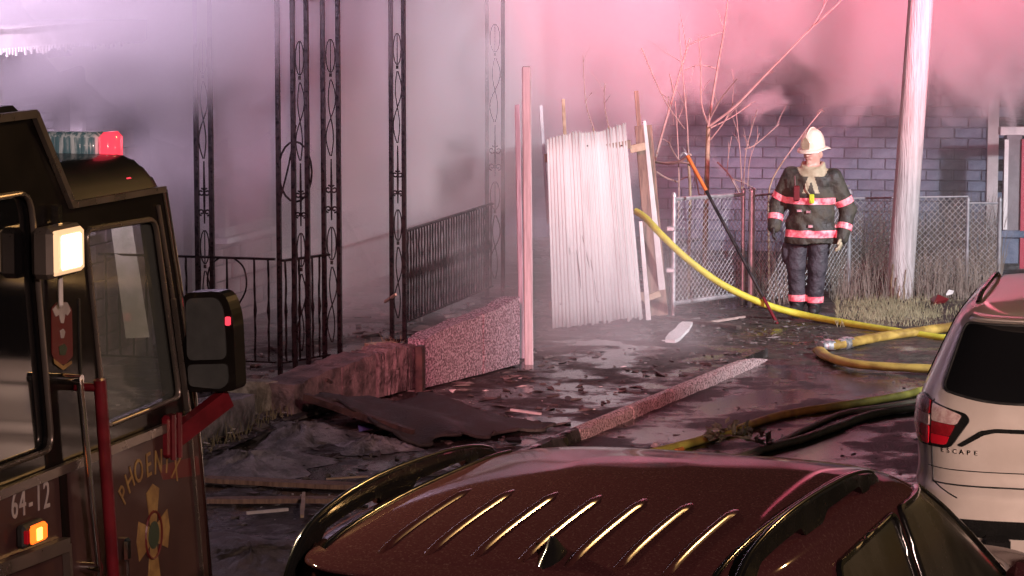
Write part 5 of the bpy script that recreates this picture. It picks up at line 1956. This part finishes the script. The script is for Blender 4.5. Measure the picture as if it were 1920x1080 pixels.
# front roof, domed with a rounded lip
b = MB()
def frf(u, v):
    y = y1 - .02 + (y2 - y1 + .03) * v
    x = -TW * u
    ed = min(1, (u * TW) / .16, ((1 - u) * TW) / .16, (1 - v) * (y2 - y1) / .12)
    zz_ = zk + (zf - zk) * v
    return (x, y, zz_ + .15 * max(0, 1 - (1 - max(0, ed)) ** 2.2) - .004)
b.grid(frf, 80, 60)
b.build('cab_roof', M['truck_black'], fe, smooth='all')
b = MB()
b.beam((.012, y1, zk + .004), (.012, y2, zf + .004), .02, .024)
b.beam((.012, y0, zr), (.012, y1, zk), .02, .03)
b.beam((.012, yb, zr), (.012, y0, zr), .02, .03)
b.build('drip_rail', M['trim'], fe)
b = MB()
a = ts(48, 213, -.1)
b.tube([(-.3, yb + .2, zr + .04), (-.3, y0 - .28, zr + .04), (-.3, y0 - .2, zr + .03), (-.3, y0 - .14, zr + .0)], [.15, .15, .13, .06], 16)
b.build('roof_lamp', M['truck_black'], fe, smooth=50)
# front face with windscreen, back wall, floor, seats
ff0, ff1 = side_out[2], side_out[4]
b = MB()
b.hexa([(-TW, lastf[0] - .02, zb_), (0, lastf[0] - .02, zb_), (0, lastf[0] + .03, zb_), (-TW, lastf[0] + .03, zb_),
        (-TW, ff1[0] - .05, ff1[1] - .1), (0, ff1[0] - .05, ff1[1] - .1), (0, ff1[0], ff1[1] - .1), (-TW, ff1[0], ff1[1] - .1)])
for (xa, xb) in ((-TW, -TW + .09), (-.09, -.002), (-TW / 2 - .03, -TW / 2 + .03)):
    b.hexa([(xa, ff1[0] - .05, ff1[1] - .1), (xb, ff1[0] - .05, ff1[1] - .1), (xb, ff1[0], ff1[1] - .1), (xa, ff1[0], ff1[1] - .1),
            (xa, ff0[0] - .05, ff0[1]), (xb, ff0[0] - .05, ff0[1]), (xb, ff0[0], ff0[1]), (xa, ff0[0], ff0[1])])
b.build('cab_front', M['truck_black'], fe)
b = MB()
b.hexa([(-TW + .09, ff1[0] - .03, ff1[1] - .1), (-.09, ff1[0] - .03, ff1[1] - .1), (-.09, ff1[0] - .025, ff1[1] - .1), (-TW + .09, ff1[0] - .025, ff1[1] - .1),
        (-TW + .09, ff0[0] - .03, ff0[1]), (-.09, ff0[0] - .03, ff0[1]), (-.09, ff0[0] - .025, ff0[1]), (-TW + .09, ff0[0] - .025, ff0[1])])
b.build('windscreen', M['glass'], fe)
b = MB()
b.box((-TW / 2, yb + .02, (zr + zb_) / 2), (TW - .12, .04, zr - zb_ - .1))
b.box((-TW / 2, (yb + lastf[0]) / 2, 1.05), (TW - .12, lastf[0] - yb - .1, .05))
b.build('cab_floor', M['cabin'], fe)
b = MB()
for x in (-.55, -1.85):
    b.box((x, -.15, 1.75), (.5, .12, .85), Matrix.Rotation(.12, 3, 'X'), bev=.04)
    b.box((x, .1, 1.38), (.5, .5, .14), bev=.04)
b.box((-TW / 2, .62, 1.62), (TW - .2, .3, .22), bev=.04)
b.build('seats', M['cabin'], fe)
b = MB()
b.box((-TW / 2, -4.2, 1.75), (TW, 4.4, 2.0), bev=.03)
b.build('body', M['truck_red'], fe)
for (x, y) in ((-.25, -.75), (-TW + .25, -.75), (-.25, -4.8), (-TW + .25, -4.8)):
    wheel(fe, x, y, .52, .3)
# lights
bx0, by, = -.14, .40
zt, zbt = 2.885, 2.735
b = MB().box((-1.22, by, zbt - .012), (2.1, .3, .03), bev=.01)
b.box((-.5, by, zbt - .05), (.16, .2, .07), bev=.01)
bar = b.build('light_bar', M['truck_black'], fe)
lb = MB().box((bx0 - .03, by, (zt + zbt) / 2), (.06, .13, zt - zbt), bev=.02)
lb.build('lens', M['lens_red'], bar, smooth=50)
g = random.Random(4)
x = bx0 - .06
for k in range(3):
    w = (.34, .6, .7)[k]
    lb = MB()
    lb.box((x - w / 2, by, (zt + zbt) / 2), (w - .006, .125, zt - zbt - .006), bev=.02)
    lb.build('lens', M['lens_clear'], bar, smooth=50)
    x -= w
b = MB().box((-.09, by - .13, 2.71), (.11, .08, .05), bev=.02)
b.build('beacon_foot', M['lens_red'], bar, smooth=40)
# scene lamp on the door post
c0_, c1_ = ts(88, 530, .07), ts(150, 412, .07)
yc, zc = (c0_[0] + c1_[0]) / 2, (c0_[1] + c1_[1]) / 2
wy, hz = abs(c1_[0] - c0_[0]), abs(c1_[1] - c0_[1]) * .92
b = MB().box((.045, yc, zc), (.085, wy, hz), bev=.02)
sl = b.build('scene_lamp', M['trim'], fe)
MB().box((.085, yc, zc), (.03, wy * .86, hz * .88), bev=.015).build('lens_rim', M['lens_warm'], sl)
lens = MB().box((.092, yc, zc), (.03, wy * .62, hz * .74), bev=.013).build('lens', M['lens_on'], sl)
MB().box((.03, yc + .03, zc + hz / 2 + .03), (.03, .03, .08)).build('bracket', M['chrome'], sl)
MB().box((.03, yc + .05, zc - hz / 2 - .05), (.02, .02, .14), bev=.008).build('cable_end', M['litter'], sl)
lw = MW[fe] @ Vector((.16, yc, zc))
lo = lamp('scene_lamp_light', 'SPOT', lw, 160, (1.0, .74, .45), lw + MW[fe].to_3x3() @ Vector((1, -.1, -.35)), spot_size=R(150), spot_blend=.6, shadow_soft_size=.06)
# the amber marker
c = ts(57, 1000, .03)
b = MB().box((.03, c[0], c[1]), (.04, .17, .085), bev=.012)
mk = b.build('marker_lamp', M['rubber'], fe)
MB().box((.05, c[0] + .015, c[1]), (.03, .12, .066), bev=.01).build('lens', M['lens_amber'], mk)
MB().box((.066, c[0] + .0, c[1]), (.008, .04, .045), bev=.003).build('bulb', M['lens_amber_hot'], mk)
MB().box((.05, c[0] - .07, c[1]), (.02, .02, .05), bev=.004).build('reflector', M['lamp_bright'], mk)
# grab rails
a, c = ts(149, 712, .08), ts(186, 1080, .08)
b = MB().tube([(.08, a[0], a[1]), (.08, c[0], c[1])], .014, 8)
for f in (0.0, .96):
    y, z = a[0] + (c[0] - a[0]) * f, a[1] + (c[1] - a[1]) * f
    b.tube([(.0, y, z), (.09, y, z)], .02, 8)
b.build('grab_rail', M['chrome'], fe, smooth=60)
a, c = ts(187, 712, .1), ts(214, 1100, .1)
b = MB().tube([(.1, a[0], a[1]), (.1, c[0], c[1])], .024, 10)
b.tube([(.0, a[0], a[1] - .03), (.1, a[0], a[1] - .03)], .016, 8)
b.build('grab_rail', M['red'], fe, smooth=60)
a = ts(231, 1030, .04)
b = MB().box((.04, a[0], a[1]), (.05, .05, .09), bev=.01)
b.tube([(.05, a[0] + .01, a[1]), (.05, a[0] + .02, a[1] - .3)], .008, 6)
b.build('door_handle', M['chrome'], fe)
a = ts(45, 1062, .02)
b = MB()
p, q = ts(-60, 1090, .03), ts(125, 1020, .03)
b.beam((.03, p[0], p[1]), (.03, q[0], q[1]), .03, .05)
q2 = ts(134, 1110, .03)
b.beam((.03, q[0], q[1]), (.03, q2[0], q2[1] - .2), .02, .03, (1, 0, 0))
b.build('wheel_arch', M['trim'], fe)
# crest on the door post
def tplate(pts, m, name, x0, x1, r=.01, parent=fe):
    return MB().plate(rounded([ts(p[0], p[1]) for p in pts], r, 3), [], lambda p, t: (t, p[0], p[1]), x0, x1).build(name, m, parent)
cr_ = tplate([(95, 578), (106, 566), (124, 566), (133, 580), (135, 668), (120, 684), (104, 680), (96, 664)], M['crest_red'], 'crest', .001, .004)
tplate([(96, 580), (108, 567), (124, 567), (130, 582), (124, 592), (120, 588), (117, 606), (112, 606), (108, 590), (102, 594)], M['offwhite'], 'crest_top', .004, .006, .004, cr_)
tplate([(110, 620), (116, 616), (120, 622), (117, 634), (112, 634)], M['offwhite'], 'crest_mark', .004, .006, .003, cr_)
tplate([(108, 650), (118, 644), (124, 652), (120, 666), (110, 666)], M['crest_dark'], 'crest_mark', .004, .006, .004, cr_)
tplate([(98, 672), (116, 686), (132, 676), (132, 682), (116, 694), (100, 682)], M['gold'], 'crest_ribbon', .004, .006, .002, cr_)
# lettering
def arc_letter(px, py, ang, hgt):
    y0_, z0_ = ts(px, py, .012)
    def f(x, y, d):
        ca, sa = math.cos(ang), math.sin(ang)
        u, v = x * hgt * .95, y * hgt * 1.25
        return Vector((.0125 + .003 * d, y0_ + u * ca - v * sa, z0_ + u * sa + v * ca))
    return f
spots = [arc_letter(*q) for q in ((236, 940, .75, .10), (247, 917, .5, .105), (262, 903, .28, .11), (279, 893, .1, .11), (296, 888, -.06, .11), (311, 887, -.2, .11), (326, 899, -.38, .11))]
glyphs('PHOENIX', spots, M['gold'], 'lettering', fe)
rb = tplate([(290, 874), (366, 854), (370, 890), (300, 900)], M['crest_red'], 'ribbon', .0118, .0128, .01)
spots = [arc_letter(27 + k * 15, 972 - k * 5, 0.0, .115) for k in range(5)]
glyphs('64-12', spots, M['offwhite'], 'lettering', fe)
# gold fire cross
cx, cz = ts(287, 1003, .012)
b = MB()
ol = []
for k in range(4):
    a0 = k * math.pi / 2
    for (rr, da) in ((.045, -.78), (.175, -.42), (.185, 0), (.175, .42)):
        ol.append((cx + rr * math.sin(a0 + da) * .85, cz + rr * math.cos(a0 + da) * 1.1))
b.plate(ol, [], lambda p, t: (t, p[0], p[1]), .012, .0145)
em = b.build('emblem', M['gold'], fe)
MB().tube([Vector((.0145, cx + .085 * math.cos(2 * math.pi * k / 24) * .9, cz + .085 * math.sin(2 * math.pi * k / 24) * 1.1)) for k in range(24)], .006, 5, close=True).build('ring', M['crest_red'], em)
MB().plate([(cx + .05 * math.cos(2 * math.pi * k / 20), cz + .055 * math.sin(2 * math.pi * k / 20)) for k in range(20)], [], lambda p, t: (t, p[0], p[1]), .0145, .017).build('disc', M['crest_dark'], em)
# mirror on a red arm at the front corner
my = ts(388, 760, .1)[0] + .02
def tm(pts):
    return [tb(p[0], p[1], my) for p in pts]
mo = rounded(tm([(345, 548), (424, 545), (440, 590), (447, 732), (352, 735)]), [.04, .06, .06, .03, .04], 4)
b = MB().plate(mo, [], lambda p, t: (p[0], my + t, p[1]), -.02, .09)
mi_ = b.build('mirror', M['truck_black'], fe)
md = mi_.modifiers.new('edge', 'BEVEL'); md.width = .025; md.segments = 3; md.limit_method = 'ANGLE'
mg = rounded(tm([(354, 558), (412, 556), (424, 580), (430, 672), (356, 674)]), .03, 4)
MB().plate(mg, [], lambda p, t: (p[0], my + t, p[1]), -.03, -.021).build('glass', M['mirrorglass'], mi_)
mg = rounded(tm([(357, 682), (431, 680), (434, 716), (420, 728), (360, 722)]), .02, 4)
MB().plate(mg, [], lambda p, t: (p[0], my + t, p[1]), -.032, -.021).build('convex_glass', M['mirrorglass'], mi_)
p0_ = tb(424, 600, my)
MB().box((p0_[0] + .02, my - .03, p0_[1]), (.02, .02, .035), bev=.004).build('mirror_lamp', M['lens_red'], mi_)
a = tb(425, 745, my + .05)
c = ts(322, 822, .03)
b = MB().beam((a[0], my + .05, a[1]), (.02, c[0] + .02, c[1] - .01), .05, .075)
b.box((.02, c[0], c[1] + .01), (.05, .09, .17), bev=.015)
b.tube([(.05, c[0] - .03, c[1] + .1), (.05, c[0] - .03, c[1] - .08)], .012, 6)
b.tube([(.05, c[0] + .03, c[1] + .1), (.05, c[0] + .03, c[1] - .08)], .012, 6)
b.build('mirror_arm', M['red'], fe)

# ------------------------------------------------------------------ smoke over the house and gate
def smoke_mat():
    m = bpy.data.materials.new('smoke')
    m.use_nodes = True
    nt = m.node_tree
    N, L = nt.nodes.new, nt.links.new
    for n in list(nt.nodes):
        if n.type != 'OUTPUT_MATERIAL':
            nt.nodes.remove(n)
    out = [n for n in nt.nodes if n.type == 'OUTPUT_MATERIAL'][0]
    geo = N('ShaderNodeNewGeometry')
    sep = N('ShaderNodeSeparateXYZ')
    L(geo.outputs['Position'], sep.inputs[0])
    def val(x):
        return x
    def mth(op, a, b=None, c=None, clamp=False):
        n = N('ShaderNodeMath')
        n.operation = op
        n.use_clamp = clamp
        for i, q in enumerate((a, b, c)):
            if q is None: continue
            if isinstance(q, (int, float)): n.inputs[i].default_value = q
            else: L(q, n.inputs[i])
        return n.outputs[0]
    def rng_(x, a, b, c, d):
        n = N('ShaderNodeMapRange')
        n.interpolation_type = 'SMOOTHSTEP'
        for i, q in enumerate((a, b, c, d)): n.inputs[i + 1].default_value = q
        L(x, n.inputs[0])
        return n.outputs[0]
    X, Y, Z = sep.outputs
    mp = N('ShaderNodeMapping')
    mp.inputs['Scale'].default_value = (1.0, 1.0, .85)
    mp.inputs['Rotation'].default_value = (0, R(28), 0)
    L(geo.outputs['Position'], mp.inputs[0])
    nz = N('ShaderNodeTexNoise')
    nz.inputs['Scale'].default_value = 1.0
    nz.inputs['Detail'].default_value = 4.5
    nz.inputs['Roughness'].default_value = .5
    nz.inputs['Distortion'].default_value = 1.1
    L(mp.outputs[0], nz.inputs['Vector'])
    n = nz.outputs[0]
    # the smoke's front: close before the house at the left, behind the sheet, trees and pole to the right
    rp = N('ShaderNodeValToRGB')
    el = rp.color_ramp.elements
    pts = [(-4.5, 21.9), (-2.2, 23.6), (-1.0, 25.2), (0.0, 27.2), (0.35, 28.8), (1.3, 29.4), (2.0, 30.7), (6.5, 31.0)]
    while len(el) < len(pts): el.new(.5)
    for e, (x, y) in zip(el, pts):
        e.position = (x + 5) / 12
        q = (y - 20) / 14
        e.color = (q, q, q, 1)
    L(mth('MULTIPLY_ADD', X, 1 / 12, 5 / 12), rp.inputs[0])
    front = mth('MULTIPLY_ADD', rp.outputs[0], 14.0, 20.0)
    lift = mth('MULTIPLY', rng_(Z, 1.9, 3.0, 0, 1), rng_(X, -.2, -3.0, 0, 3.0))
    front = mth('SUBTRACT', front, lift)
    mask = rng_(mth('SUBTRACT', mth('ADD', Y, mth('MULTIPLY', n, .8)), front), .6, 2.0, 0, 1)
    hi = rng_(Z, .1, 2.8, 0, 1)                       # thicker with height
    base = mth('MULTIPLY', hi, .36)
    clear = mth('MULTIPLY', rng_(X, 1.2, 2.2, 0, 1), rng_(mth('ADD', Z, mth('MULTIPLY_ADD', n, 3.0, -1.5)), 2.5, .9, 0, 1))      # clear air before the block wall
    base = mth('SUBTRACT', base, mth('MULTIPLY', clear, .6))
    d = mth('MULTIPLY', mth('ADD', rng_(mth('ADD', n, base), .60, .80, 0.025, 1), rng_(X, .6, -.6, 0, .05)), mask)
    # mist hugging the pavement before the sheet
    v = N('ShaderNodeVectorMath'); v.operation = 'DISTANCE'
    v.inputs[1].default_value = (.75, 25.6, .3)
    L(geo.outputs['Position'], v.inputs[0])
    mist = mth('MULTIPLY', rng_(v.outputs['Value'], .2, 1.5, .75, 0), rng_(n, .3, .7, .3, 1))
    v2 = N('ShaderNodeVectorMath'); v2.operation = 'DISTANCE'
    v2.inputs[1].default_value = (-.6, 26.0, .8)
    L(geo.outputs['Position'], v2.inputs[0])
    mist2 = mth('MULTIPLY', rng_(v2.outputs['Value'], .3, 2.0, .10, 0), rng_(n, .3, .7, .3, 1))
    tot = mth('ADD', mth('ADD', mth('MULTIPLY', d, SMOKE), mist), mist2)
    p = N('ShaderNodeVolumePrincipled')
    p.inputs['Color'].default_value = (.82, .81, .83, 1)
    p.inputs['Anisotropy'].default_value = 0.0
    L(tot, p.inputs['Density'])
    L(p.outputs[0], out.inputs['Volume'])
    return m
SMOKE = 3.4
def smat():
    m = smoke_mat()
    return m
b = MB()
b.hexa([(-5.5, 18.4, -.3), (6.4, 18.4, -.3), (7.4, 34.9, -.3), (-4.5, 34.9, -.3), (-5.5, 18.4, 4.6), (6.4, 18.4, 4.6), (7.4, 34.9, 4.6), (-4.5, 34.9, 4.6)])
sm = b.build('smoke', smat())
setp(sm, 'pink and lavender smoke rolling over the porch and gate', 'smoke', kind='stuff')
